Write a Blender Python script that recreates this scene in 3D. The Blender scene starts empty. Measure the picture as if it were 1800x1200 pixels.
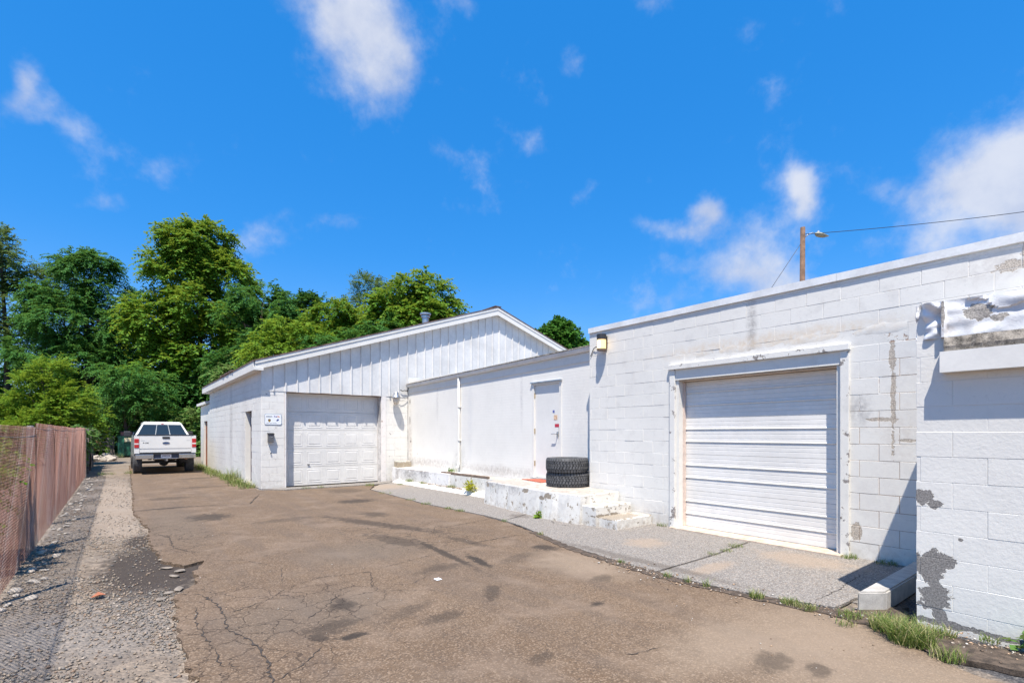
import bpy, bmesh, math, random
import numpy as np
from mathutils import Vector, Matrix
R = math.radians
random.seed(7)
rng = np.random.default_rng(11)
scene = bpy.context.scene
COL = scene.collection

# ------------------------------------------------------------------ camera
YAW = R(38.3)
cam_d = bpy.data.cameras.new("camera")
cam_d.sensor_width = 36.0
cam_d.lens = 17.6
cam_d.shift_y = 0.09
cam_d.clip_start = 0.05
cam_d.clip_end = 6000
cam = bpy.data.objects.new("camera", cam_d)
COL.objects.link(cam)
cam.location = (0, 0, 1.55)
cam.rotation_euler = (R(90), 0, -YAW)
scene.camera = cam
FP, YH = 880.0, 762.0
SY, CY = math.sin(YAW), math.cos(YAW)


def ray(x, y):
    """world direction seen at a place of the photograph (used for the sky's clouds and for siting far trees)"""
    r = (x - 900) / FP
    return Vector((SY + CY * r, CY - SY * r, (YH - y) / FP))


# ------------------------------------------------------------------ node helper
class G:
    def __init__(s, tree):
        s.t = tree

    def put(s, sock, v):
        if isinstance(v, bpy.types.NodeSocket):
            s.t.links.new(v, sock)
        elif v is not None:
            if sock.type == 'RGBA' and hasattr(v, '__len__') and len(v) == 3:
                v = (v[0], v[1], v[2], 1)
            sock.default_value = v

    def node(s, typ, ins=None, **kw):
        n = s.t.nodes.new(typ)
        for k, v in kw.items():
            setattr(n, k, v)
        for k, v in (ins or {}).items():
            s.put(n.inputs[k], v)
        return n

    def m(s, op, a, b=None, clamp=False):
        n = s.node('ShaderNodeMath', operation=op, use_clamp=clamp)
        s.put(n.inputs[0], a)
        if b is not None:
            s.put(n.inputs[1], b)
        return n.outputs[0]

    def vm(s, op, a, b=None, out=0):
        n = s.node('ShaderNodeVectorMath', operation=op)
        s.put(n.inputs[0], a)
        if b is not None:
            s.put(n.inputs[1], b)
        return n.outputs[out]

    def noise(s, vec, scale, detail=4.0, rough=0.6, dist=0.0, col=False):
        n = s.node('ShaderNodeTexNoise', {'Vector': vec, 'Scale': scale, 'Detail': detail, 'Roughness': rough, 'Distortion': dist})
        return n.outputs['Color' if col else 'Fac']

    def voro(s, vec, scale, feature='F1', out='Distance', rnd=1.0):
        n = s.node('ShaderNodeTexVoronoi', feature=feature)
        s.put(n.inputs['Vector'], vec)
        n.inputs['Scale'].default_value = scale
        n.inputs['Randomness'].default_value = rnd
        return n.outputs[out]

    def mix(s, f, a, b, blend='MIX'):
        n = s.node('ShaderNodeMix', data_type='RGBA', blend_type=blend)
        s.put(n.inputs[0], f)
        s.put(n.inputs[6], a)
        s.put(n.inputs[7], b)
        return n.outputs[2]

    def step(s, v, lo, hi, a=0.0, b=1.0, smooth=True):
        n = s.node('ShaderNodeMapRange', {'Value': v, 'From Min': lo, 'From Max': hi, 'To Min': a, 'To Max': b})
        n.interpolation_type = 'SMOOTHSTEP' if smooth else 'LINEAR'
        return n.outputs[0]

    def blob(s, vec, c, r, nz=None, amt=0.5, soft=0.15, rot=0.0, axis=2):
        """1 inside an ellipsoid about c (ragged by the noise nz), 0 outside"""
        e = [0, 0, 0]
        e[axis] = rot
        n = s.node('ShaderNodeMapping', {'Vector': vec, 'Location': c, 'Rotation': e, 'Scale': r}, vector_type='TEXTURE')
        l = s.vm('LENGTH', n.outputs[0], out=1)
        if nz is not None:
            l = s.m('ADD', l, s.m('MULTIPLY', s.m('SUBTRACT', nz, 0.5), amt * 2))
        return s.step(l, 1 + soft, 1 - soft, 0.0, 1.0)

    def mx(s, *a):
        o = a[0]
        for b in a[1:]:
            o = s.m('MAXIMUM', o, b)
        return o


# ------------------------------------------------------------------ sky, sun, exposure
SUN = Vector((0.315, 0.33, -1.0)).normalized()          # the way the light travels
SUN_EL = math.asin(-SUN.z)
SUN_AZ = math.atan2(-SUN.x, -SUN.y)                      # clockwise from +Y
world = bpy.data.worlds.new("World")
scene.world = world
world.use_nodes = True
wt = world.node_tree
wt.nodes.clear()
w = G(wt)
sky = w.node('ShaderNodeTexSky', sky_type='NISHITA')
sky.sun_disc = False
sky.sun_elevation = SUN_EL
sky.sun_rotation = SUN_AZ
sky.altitude = 200
sky.air_density = 1.0
sky.dust_density = 0.25
sky.ozone_density = 3.5
skyc = w.node('ShaderNodeHueSaturation', {'Saturation': 1.36, 'Value': 1.0, 'Hue': 0.4995, 'Color': sky.outputs[0]}).outputs[0]
skyc = w.mix(0.55, skyc, (0.10, 1.20, 3.65))
tc = w.node('ShaderNodeTexCoord').outputs['Generated']
dirn = w.vm('NORMALIZE', tc)
wob = w.noise(dirn, 5.0, 5, 0.6, col=True)
warp = w.vm('ADD', dirn, w.vm('SCALE', w.vm('SUBTRACT', wob, (0.5, 0.5, 0.5)), None))
warp.node.inputs[1].links[0].from_node.inputs['Scale'].default_value = 0.10
fine = w.noise(dirn, 7.0, 9, 0.58)
fine2 = w.noise(dirn, 24.0, 7, 0.62)
fib = w.m('ADD', w.m('MULTIPLY', fine, 0.6), w.m('MULTIPLY', fine2, 0.4))


def cloud(px, py, rx, ry, tilt, dens):
    c = ray(px, py)
    depth = c.length
    c = c.normalized()
    right = Vector((CY, -SY, 0))
    t1 = (right - c * right.dot(c)).normalized()
    t2 = t1.cross(c) * -1
    a = R(tilt)
    u = t1 * math.cos(a) + t2 * math.sin(a)
    v = t2 * math.cos(a) - t1 * math.sin(a)
    k = 1 / FP / depth
    dd = w.vm('SUBTRACT', warp, tuple(c))
    du = w.vm('DOT_PRODUCT', dd, tuple(u / (rx * k)), out=1)
    dv = w.vm('DOT_PRODUCT', dd, tuple(v / (ry * k)), out=1)
    d2 = w.m('ADD', w.m('MULTIPLY', du, du), w.m('MULTIPLY', dv, dv))
    front = w.m('GREATER_THAN', w.vm('DOT_PRODUCT', dirn, tuple(c), out=1), 0.5)
    core = w.m('MULTIPLY', w.m('POWER', 2.718, w.m('MULTIPLY', d2, -0.9)), front)
    return w.m('MULTIPLY', core, dens)


CL = [(625, 80, 92, 84, -12, .86), (590, 10, 85, 45, 0, .55), (700, 130, 45, 60, 0, .5), (28, 150, 52, 22, -38, .85), (70, 195, 40, 18, -20, .5), (1770, 365, 135, 62, 18, 1.1),
      (1800, 300, 90, 50, 10, 1.1), (1245, 378, 34, 27, 15, 1.1), (1185, 408, 60, 18, 12, .6), (1412, 335, 52, 28, 48, 1.05), (1345, 430, 70, 40, 40, .55), (1330, 495, 140, 40, 12, .9),
      (1180, 530, 90, 26, 8, .55), (930, 262, 30, 26, 0, .42), (770, 255, 50, 20, 40, .3), (1015, 350, 40, 20, -30, .36), (920, 335, 20, 22, 0, .3), (860, 330, 30, 16, 60, .2),
      (350, 292, 75, 30, -10, .36), (190, 358, 50, 18, 0, .42), (500, 415, 95, 28, -14, .46), (600, 395, 40, 22, 0, .3), (135, 235, 40, 22, 0, .3), (810, 12, 40, 26, 0, .4), (1140, 18, 50, 26, 0, .36),
      (1020, 110, 34, 34, 0, .26), (1550, 330, 90, 24, 30, .34), (1600, 430, 90, 30, 10, .35),
      (2300, 200, 260, 120, 10, .8), (-500, 260, 260, 90, 0, .7), (900, -500, 300, 160, 10, .7)]
cd = None
for c in CL:
    k = cloud(*c)
    cd = k if cd is None else w.m('ADD', cd, k)
gen = w.m('MULTIPLY', w.step(w.noise(dirn, 3.1, 4, 0.6), 0.58, 0.85), 0.10)
cd = w.m('ADD', cd, gen)
haze_lo = w.step(w.node('ShaderNodeSeparateXYZ', {0: dirn}).outputs[2], 0.34, 0.0, 0.0, 0.17)
mask = w.m('MULTIPLY', w.step(w.m('ADD', cd, w.m('MULTIPLY', w.m('SUBTRACT', fib, 0.5), 2.3)), 0.14, 1.22), 0.86)
mask = w.m('MAXIMUM', mask, haze_lo)
cshade = w.mix(w.step(fine, 0.35, 0.7), (2.35, 2.6, 3.3), (3.45, 3.55, 3.85))
final = w.mix(mask, skyc, cshade)
bg = w.node('ShaderNodeBackground', {'Color': final, 'Strength': 0.14})
wo = w.node('ShaderNodeOutputWorld', {'Surface': bg.outputs[0]})

sun_d = bpy.data.lights.new("sun", 'SUN')
sun_d.energy = 5.0
sun_d.angle = R(0.5)
sun_d.color = (1.0, 0.93, 0.83)
sun = bpy.data.objects.new("sun", sun_d)
COL.objects.link(sun)
sun.location = (-20, -20, 60)
sun.rotation_euler = SUN.to_track_quat('-Z', 'Y').to_euler()

scene.view_settings.view_transform = 'Standard'
scene.view_settings.look = 'None'
scene.view_settings.exposure = 0.77
scene.view_settings.gamma = 1.0
scene.view_settings.use_curve_mapping = False
scene.render.engine = 'CYCLES'
scene.cycles.use_denoising = True
scene.cycles.max_bounces = 6
scene.cycles.transparent_max_bounces = 8

# ------------------------------------------------------------------ object helpers
ROOT = {}


def thing(name, label, cat, loc=(0, 0, 0), group=None, kind=None):
    o = bpy.data.objects.new(name, None)
    o.empty_display_size = 0.3
    COL.objects.link(o)
    o.location = loc
    if label: o['label'] = label
    if cat: o['category'] = cat
    if group: o['group'] = group
    if kind: o['kind'] = kind
    return o


def tag(o, label=None, cat=None, group=None, kind=None):
    if label: o['label'] = label
    if cat: o['category'] = cat
    if group: o['group'] = group
    if kind: o['kind'] = kind
    return o


def wloc(o):
    v = Vector((0, 0, 0))
    while o is not None:
        v += Vector(o.location)
        o = o.parent
    return v


def link(name, me, parent=None, loc=None):
    o = bpy.data.objects.new(name, me)
    COL.objects.link(o)
    l = Vector(loc) if loc is not None else Vector((0, 0, 0))
    if parent is not None:
        o.parent = parent
        l = l - wloc(parent)
    o.location = l
    return o


def mesh(name, verts, faces, mat=None, smooth=False, recalc=True):
    me = bpy.data.meshes.new(name)
    me.from_pydata([tuple(v) for v in verts], [], faces)
    if recalc:
        bm = bmesh.new()
        bm.from_mesh(me)
        bmesh.ops.recalc_face_normals(bm, faces=bm.faces)
        bm.to_mesh(me)
        bm.free()
    if mat: me.materials.append(mat)
    if smooth:
        me.polygons.foreach_set('use_smooth', [True] * len(me.polygons))
    me.update()
    return me


def obj(name, verts, faces, mat, parent=None, smooth=False, recalc=True):
    return link(name, mesh(name, verts, faces, mat, smooth, recalc), parent)


class B:
    """collects shapes for one mesh"""

    def __init__(s):
        s.v, s.f = [], []

    def add(s, v, f):
        o = len(s.v)
        s.v += [tuple(p) for p in v]
        s.f += [tuple(i + o for i in q) for q in f]
        return s

    def box(s, a, b, bev=0.0):
        x0, y0, z0 = a
        x1, y1, z1 = b
        if bev <= 0:
            v = [(x0, y0, z0), (x1, y0, z0), (x1, y1, z0), (x0, y1, z0), (x0, y0, z1), (x1, y0, z1), (x1, y1, z1), (x0, y1, z1)]
            f = [(0, 3, 2, 1), (4, 5, 6, 7), (0, 1, 5, 4), (1, 2, 6, 5), (2, 3, 7, 6), (3, 0, 4, 7)]
            return s.add(v, f)
        bm = bmesh.new()
        bmesh.ops.create_cube(bm, size=1)
        for q in bm.verts:
            q.co = Vector(((x0 + x1) / 2 + q.co.x * (x1 - x0), (y0 + y1) / 2 + q.co.y * (y1 - y0), (z0 + z1) / 2 + q.co.z * (z1 - z0)))
        bmesh.ops.bevel(bm, geom=bm.edges[:], offset=bev, segments=2, affect='EDGES', profile=0.5)
        bm.verts.index_update()
        s.add([q.co[:] for q in bm.verts], [[q.index for q in fc.verts] for fc in bm.faces])
        bm.free()
        return s

    def prism(s, poly, z0, z1):
        n = len(poly)
        v = [(p[0], p[1], z0) for p in poly] + [(p[0], p[1], z1) for p in poly]
        f = [tuple(range(n - 1, -1, -1)), tuple(range(n, 2 * n))] + [(i, (i + 1) % n, n + (i + 1) % n, n + i) for i in range(n)]
        return s.add(v, f)

    def extrude(s, poly, vec):
        """closed 3-D polygon swept by vec"""
        n = len(poly)
        v = [tuple(p) for p in poly] + [tuple(Vector(p) + Vector(vec)) for p in poly]
        f = [tuple(range(n - 1, -1, -1)), tuple(range(n, 2 * n))] + [(i, (i + 1) % n, n + (i + 1) % n, n + i) for i in range(n)]
        return s.add(v, f)

    def tube(s, pts, rad, n=8, cap=True):
        pts = [Vector(p) for p in pts]
        if not hasattr(rad, '__len__'): rad = [rad] * len(pts)
        base = len(s.v)
        prev = None
        for i, p in enumerate(pts):
            t = (pts[min(i + 1, len(pts) - 1)] - pts[max(i - 1, 0)]).normalized()
            if prev is None:
                a = t.orthogonal().normalized()
            else:
                a = (prev - t * prev.dot(t)).normalized()
            prev = a
            b = t.cross(a)
            for k in range(n):
                an = 2 * math.pi * k / n
                s.v.append(tuple(p + (a * math.cos(an) + b * math.sin(an)) * rad[i]))
        for i in range(len(pts) - 1):
            for k in range(n):
                q = base + i * n
                s.f.append((q + k, q + (k + 1) % n, q + n + (k + 1) % n, q + n + k))
        if cap:
            s.f.append(tuple(base + k for k in range(n - 1, -1, -1)))
            e = base + (len(pts) - 1) * n
            s.f.append(tuple(e + k for k in range(n)))
        return s

    def lathe(s, prof, c, axis='Z', n=24, closed=False):
        base = len(s.v)
        for (r, h) in prof:
            for k in range(n):
                a = 2 * math.pi * k / n
                u, q = r * math.cos(a), r * math.sin(a)
                s.v.append({'Z': (c[0] + u, c[1] + q, c[2] + h), 'X': (c[0] + h, c[1] + u, c[2] + q), 'Y': (c[0] + u, c[1] + h, c[2] + q)}[axis])
        m_ = len(prof)
        for i in range(m_ if closed else m_ - 1):
            for k in range(n):
                p, q = base + i * n, base + ((i + 1) % m_) * n
                s.f.append((p + k, p + (k + 1) % n, q + (k + 1) % n, q + k))
        return s

    def obj(s, name, mat, parent=None, smooth=False, recalc=True):
        return obj(name, s.v, s.f, mat, parent, smooth, recalc)


def bx(name, a, b, mat, parent=None, bev=0.0):
    lo = [min(a[i], b[i]) for i in range(3)]
    hi = [max(a[i], b[i]) for i in range(3)]
    return B().box(lo, hi, bev).obj(name, mat, parent)


def jag(pts, seg=0.12, amp=0.02, seed=1, closed=False):
    """the polyline pts with a ragged edge"""
    rr = random.Random(seed)
    out = []
    n = len(pts)
    for i in range(n if closed else n - 1):
        a, b = Vector(pts[i]), Vector(pts[(i + 1) % n])
        L = (b - a).length
        k = max(1, int(L / seg))
        nrm = Vector((-(b - a).y, (b - a).x)).normalized()
        for j in range(k):
            p = a.lerp(b, j / k)
            if j: p = p + nrm * rr.uniform(-amp, amp)
            out.append(p)
    if not closed: out.append(Vector(pts[-1]))
    return out


# ------------------------------------------------------------------ materials
def mat_new(name):
    m = bpy.data.materials.new(name)
    m.use_nodes = True
    m.node_tree.nodes.clear()
    g = G(m.node_tree)
    g.mat = m
    return g


def finish(g, color, rough=0.7, bump=None, bstr=0.3, bdist=0.01, metal=0.0, spec=0.5, **kw):
    p = g.node('ShaderNodeBsdfPrincipled', {'Base Color': color, 'Roughness': rough, 'Metallic': metal, 'Specular IOR Level': spec})
    for k, v in kw.items():
        g.put(p.inputs[k.replace('_', ' ')], v)
    if bump is not None:
        b = g.node('ShaderNodeBump', {'Strength': bstr, 'Distance': bdist, 'Height': bump})
        g.t.links.new(b.outputs[0], p.inputs['Normal'])
    o = g.node('ShaderNodeOutputMaterial')
    g.t.links.new(p.outputs[0], o.inputs[0])
    return g.mat


def pos(g):
    return g.node('ShaderNodeNewGeometry').outputs['Position']


def plain(name, col, rough=0.6, metal=0.0, var=0.12, scale=8.0, bstr=0.15, spec=0.5, rnd=False):
    """one colour with a little wear and grain"""
    g = mat_new(name)
    P = pos(g)
    n1 = g.noise(P, scale, 5, 0.6)
    n2 = g.noise(P, scale * 9, 3, 0.6)
    f = g.m('ADD', g.m('MULTIPLY', n1, 0.7), g.m('MULTIPLY', n2, 0.3))
    lo = tuple(c * (1 - var * 1.6) for c in col)
    hi = tuple(min(1, c * (1 + var)) for c in col)
    c = g.mix(g.step(f, 0.3, 0.7), lo, hi)
    if rnd:
        ri = g.node('ShaderNodeNewGeometry').outputs['Random Per Island']
        c = g.mix(1.0, c, g.mix(ri, (0.6, 0.6, 0.6), (1.25, 1.2, 1.15)), 'MULTIPLY')
    return finish(g, c, rough, n2, bstr, 0.004, metal, spec)


def paint(name, col=(0.72, 0.70, 0.65), dirt=0.35, peel=(), stain=(), under=(0.30, 0.27, 0.24), rough=0.6, grain=60.0, bstr=0.35, foot=0.0, chips=0.0, tread=0.0, lines=0.0):
    """old white masonry paint: grain, faint grime, ragged peeled patches (peel) and soft stains (stain)"""
    g = mat_new(name)
    P = pos(g)
    n_big = g.noise(P, 0.9, 4, 0.6)
    n_mid = g.noise(P, 5.0, 6, 0.65)
    n_fin = g.noise(P, grain, 4, 0.6)
    n_rag = g.noise(P, 11.0, 7, 0.62, 0.6)
    c = g.mix(g.step(n_big, 0.35, 0.75), col, tuple(v * 0.93 for v in col))
    c = g.mix(g.m('MULTIPLY', g.step(n_mid, 0.50, 0.70), dirt), c, (0.50, 0.48, 0.45))
    spk = g.step(g.noise(P, 34.0, 3, 0.7), 0.60, 0.68)
    c = g.mix(g.m('MULTIPLY', spk, 0.06 + dirt * 0.5), c, (0.36, 0.33, 0.30))
    for (cc, rr, sc, amt) in stain:
        k = g.blob(P, cc, rr, n_mid, 0.7, 0.75)
        k = g.m('MULTIPLY', k, g.m('MULTIPLY', g.step(g.noise(P, 14.0, 5, 0.7), 0.25, 0.7), amt))
        c = g.mix(k, c, sc)
    h = g.m('MULTIPLY', n_fin, 0.6)
    h = g.m('ADD', h, g.m('MULTIPLY', n_mid, 0.8))
    if lines:
        sz = g.node('ShaderNodeSeparateXYZ', {0: P}).outputs[2]
        ln = g.m('ABSOLUTE', g.m('SUBTRACT', g.m('FRACT', g.m('ADD', g.m('MULTIPLY', sz, 1 / 0.0675), g.m('MULTIPLY', n_big, 0.3))), 0.5))
        h = g.m('ADD', h, g.m('MULTIPLY', g.step(ln, 0.0, 0.13), lines))
    if foot > 0:
        sz = g.node('ShaderNodeSeparateXYZ', {0: P}).outputs[2]
        k = g.m('MULTIPLY', g.step(g.m('ADD', sz, g.m('MULTIPLY', n_mid, 0.35)), 0.50, 0.10), foot)
        k = g.m('MULTIPLY', k, g.step(g.noise(P, 11.0, 5, 0.7), 0.35, 0.68))
        c = g.mix(k, c, (0.33, 0.27, 0.21))
    if tread > 0:                                       # grime on level tops, darkened further so full sun doesn't blow them out
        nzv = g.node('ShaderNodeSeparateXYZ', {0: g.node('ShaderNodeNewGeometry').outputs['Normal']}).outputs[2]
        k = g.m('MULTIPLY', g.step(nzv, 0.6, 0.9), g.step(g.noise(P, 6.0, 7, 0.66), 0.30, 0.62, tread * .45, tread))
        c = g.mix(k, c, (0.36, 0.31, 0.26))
    pm = None
    for (cc, rr) in peel:
        k = g.blob(P, cc, rr, n_rag, 1.25, 0.05)
        pm = k if pm is None else g.m('MAXIMUM', pm, k)
    if chips > 0:
        k = g.step(g.noise(P, 8.0, 8, 0.70), 0.665 - chips, 0.675 - chips)
        pm = k if pm is None else g.m('MAXIMUM', pm, k)
    if pm is not None:
        uc = g.mix(g.step(g.noise(P, 90.0, 4, 0.7), 0.35, 0.65), tuple(v * 0.6 for v in under), tuple(min(1, v * 1.35) for v in under))
        c = g.mix(pm, c, uc)
        h = g.m('SUBTRACT', h, g.m('MULTIPLY', pm, 2.6))
    return finish(g, c, rough, h, bstr, 0.006, 0, 0.35)

# ------------------------------------------------------------------ the ground
def ground_mat():
    g = mat_new("packed_dirt_and_gravel")
    P = pos(g)
    n1 = g.noise(P, 1.3, 5, 0.65)
    n2 = g.noise(P, 9.0, 5, 0.65)
    v1 = g.voro(P, 46.0, out='Color')
    vd = g.voro(P, 46.0)
    v2 = g.voro(P, 90.0, out='Color')
    stone = g.mix(g.node('ShaderNodeSeparateColor', {0: v1}).outputs[0], (0.11, 0.10, 0.09), (0.33, 0.27, 0.21))
    stone = g.mix(g.m('MULTIPLY', g.node('ShaderNodeSeparateColor', {0: v2}).outputs[1], 0.5), stone, (0.25, 0.20, 0.16))
    dirt = g.mix(g.step(n2, 0.35, 0.7), (0.14, 0.105, 0.075), (0.27, 0.21, 0.155))
    c = g.mix(g.step(n1, 0.38, 0.6, 0.25, 0.9), dirt, stone)
    # the pale trodden strip, the damp hollow at the broken edge and the old dark paving by the annex
    pale = g.mx(g.blob(P, (0.0, 15.5, 0), (0.42, 5.5, 1), n2, 0.6, 0.4), g.blob(P, (-0.15, 7.6, 0), (0.10, 0.55, 1), n2, 0.5, 0.3), g.blob(P, (0.1, 10.4, 0), (0.3, 0.9, 1), n2, 0.6, 0.3))
    c = g.mix(g.m('MULTIPLY', pale, 0.55), c, (0.32, 0.255, 0.195))
    damp = g.mx(g.blob(P, (0.35, 7.3, 0), (0.55, 1.5, 1), n2, 0.7, 0.35), g.blob(P, (0.30, 9.0, 0), (0.22, 0.7, 1), n2, 0.6, 0.3))
    c = g.mix(g.m('MULTIPLY', damp, 0.93), c, (0.042, 0.032, 0.026))
    bl = g.blob(P, (-0.3, 5.2, 0), (0.75, 1.0, 1), n2, 0.8, 0.5)
    c = g.mix(g.m('MULTIPLY', bl, 0.25), c, g.mix(vd, (0.09, 0.10, 0.11), (0.20, 0.205, 0.21)))
    old = g.blob(P, (5.4, -0.6, 0), (1.15, 2.2, 1), n2, 0.25, 0.12)
    tar = g.mix(g.step(g.noise(P, 70.0, 3, 0.7), 0.45, 0.75), (0.045, 0.045, 0.05), (0.20, 0.19, 0.18))
    c = g.mix(old, c, tar)
    nb_ = g.step(g.node('ShaderNodeSeparateXYZ', {0: P}).outputs[0], -0.93, -1.05)
    c = g.mix(g.m('MULTIPLY', nb_, 0.75), c, g.mix(n2, (0.07, 0.035, 0.025), (0.22, 0.11, 0.075)))
    far = g.step(g.node('ShaderNodeSeparateXYZ', {0: P}).outputs[1], 36.0, 60.0)
    c = g.mix(far, c, (0.07, 0.085, 0.035))
    h = g.m('ADD', g.m('MULTIPLY', vd, -1.0), g.m('MULTIPLY', n2, 1.2))
    return finish(g, c, 0.9, h, 0.75, 0.02, 0, 0.3)


def asphalt_mat():
    g = mat_new("weathered_brown_asphalt")
    P = pos(g)
    n1 = g.noise(P, 0.55, 5, 0.6)
    n2 = g.noise(P, 4.5, 6, 0.65)
    n3 = g.noise(P, 55.0, 4, 0.75)
    nr = g.noise(P, 8.0, 8, 0.68, 0.8)
    grain = g.voro(P, 95.0, out='Color')
    gr = g.node('ShaderNodeSeparateColor', {0: grain}).outputs[0]
    gd = g.voro(P, 95.0)
    c = g.mix(g.step(n1, 0.3, 0.7), (0.1333, 0.0874, 0.0534), (0.1675, 0.1134, 0.0716))
    c = g.mix(g.step(n2, 0.42, 0.72, 0, 0.55), c, (0.1128, 0.0816, 0.0568))
    c = g.mix(g.m('MULTIPLY', g.step(n3, 0.3, 0.6, 1, 0), 0.55), c, (0.0581, 0.039, 0.0247))
    c = g.mix(g.step(gr, 0.64, 0.96, 0, 0.68), c, (0.2735, 0.201, 0.1406))
    c = g.mix(g.step(gr, 0.25, 0.0, 0, 0.62), c, (0.0615, 0.0473, 0.037))
    # broad tonal drift, and faint streaks along the drive where wheels run
    strk = g.noise(g.vm('MULTIPLY', P, (3.2, 0.35, 1.0)), 1.0, 5, 0.6)
    c = g.mix(g.step(strk, 0.42, 0.68, 0, 0.38), c, (0.1003, 0.0757, 0.0593))
    c = g.mix(g.step(g.noise(P, 1.7, 6, 0.62, 0.5), 0.47, 0.70, 0, 0.45), c, (0.2266, 0.1674, 0.1223))
    spark = g.step(g.noise(P, 38.0, 2, 0.5), 0.735, 0.77)
    c = g.mix(g.m('MULTIPLY', spark, 0.75), c, (0.4101, 0.3369, 0.2565))
    # worn pale area towards the near right
    wear = g.mx(g.blob(P, (4.15, 1.55, 0), (0.85, 0.65, 1), n2, 0.6, 0.7), g.blob(P, (3.6, 1.9, 0), (0.7, 0.35, 1), n2, 0.8, 0.7), g.blob(P, (4.35, 4.2, 0), (0.45, 0.6, 1), n2, 0.8, 0.7), g.blob(P, (3.9, 0.9, 0), (0.6, 0.6, 1), n2, 0.6, 0.6))
    c = g.mix(g.m('MULTIPLY', wear, 0.55), c, (0.2735, 0.2127, 0.1554))
    grey = g.mx(g.blob(P, (1.3, 4.5, 0), (0.7, 0.5, 1), n2, 1.2, 0.6), g.blob(P, (0.8, 10.5, 0), (0.35, 2.0, 1), n2, 0.9, 0.6), g.blob(P, (2.6, 6.4, 0), (0.7, 0.6, 1), n2, 0.9, 0.6))
    c = g.mix(g.m('MULTIPLY', grey, 0.42), c, (0.1196, 0.0975, 0.0765))
    # oil stains, patches and the old tyre scrub
    ST = [(1.37, 10.8, .32, .42, 0, .75), (4.33, 11.3, .40, .32, 0, .8), (3.9, 9.2, .20, .30, 0, .6), (3.55, 8.1, .16, 1.35, .35, .66), (3.2, 6.75, .18, .7, .2, .58), (3.35, 5.75, .06, .95, -.1, .85),
          (3.47, 5.05, .06, .34, -.2, .95), (3.95, 6.1, .09, .5, .1, .5), (2.91, 5.06, .26, .13, .2, .5), (2.89, 3.97, .08, .22, -.7, .62), (1.6, 4.51, .11, .17, -.5, .75), (1.37, 4.06, .20, .14, .3, .65),
          (1.41, 3.77, .12, .05, -.2, .97), (1.2, 3.9, .05, .10, .4, .8), (2.17, 3.67, .18, .10, .2, .5), (2.0, 4.0, .28, .08, .35, .4), (4.59, 5.06, .12, .18, .2, .85), (3.51, 1.57, .16, .10, .3, .55),
          (3.62, 1.33, .10, .07, .2, .6), (3.45, 3.11, .09, .05, .2, .9), (4.1, 3.6, .13, .10, .2, .5), (2.4, 9.6, .5, .2, .1, .35), (1.0, 14.5, .4, .3, 0, .45), (1.9, 17.0, .6, .25, 0, .4), (2.2, 20.5, .5, .3, 0, .5),
          (4.9, 13.5, .4, .5, 0, .45), (0.75, 12.6, .5, .12, .05, .6), (4.0, 4.9, .35, .10, .3, .35), (2.3, 2.6, .10, .06, .3, .5)]
    om = None
    for (x, y, rx, ry, a, s) in ST:
        k = g.m('MULTIPLY', g.blob(P, (x, y, 0), (rx, ry, 1), nr, 1.5, 0.45, a), s)
        om = k if om is None else g.m('MAXIMUM', om, k)
    om = g.m('MULTIPLY', om, g.step(n3, 0.15, 0.55, 0.55, 1.0))
    c = g.mix(om, c, (0.0341, 0.0266, 0.0207))
    # hairline crazing in the worn areas
    cr = g.voro(g.vm('ADD', P, g.vm('SCALE', g.noise(P, 7.0, 3, 0.6, col=True), None)), 3.4, 'DISTANCE_TO_EDGE')
    for nd in g.t.nodes:
        if nd.type == 'VECT_MATH' and nd.operation == 'SCALE': nd.inputs['Scale'].default_value = 0.16
    cz = g.mx(g.blob(P, (0.75, 4.4, 0), (0.55, 2.0, 1), n2, 0.5, 0.3), g.blob(P, (1.5, 4.7, 0), (0.75, 0.65, 1), n2, 0.5, 0.3), g.blob(P, (0.75, 9.0, 0), (0.5, 1.6, 1), n2, 0.5, 0.3), g.blob(P, (3.5, 7.2, 0), (0.9, 1.3, 1), n2, 0.6, 0.3))
    ck = g.m('MULTIPLY', g.m('MULTIPLY', g.step(cr, 0.022, 0.006), cz), 0.68)
    c = g.mix(ck, c, (0.0341, 0.0236, 0.0172))
    h = g.m('ADD', g.m('ADD', g.m('MULTIPLY', n3, 0.9), g.m('MULTIPLY', gd, -0.6)), g.m('MULTIPLY', ck, -1.6))
    return finish(g, c, 0.88, h, 0.55, 0.008, 0, 0.3)


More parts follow.
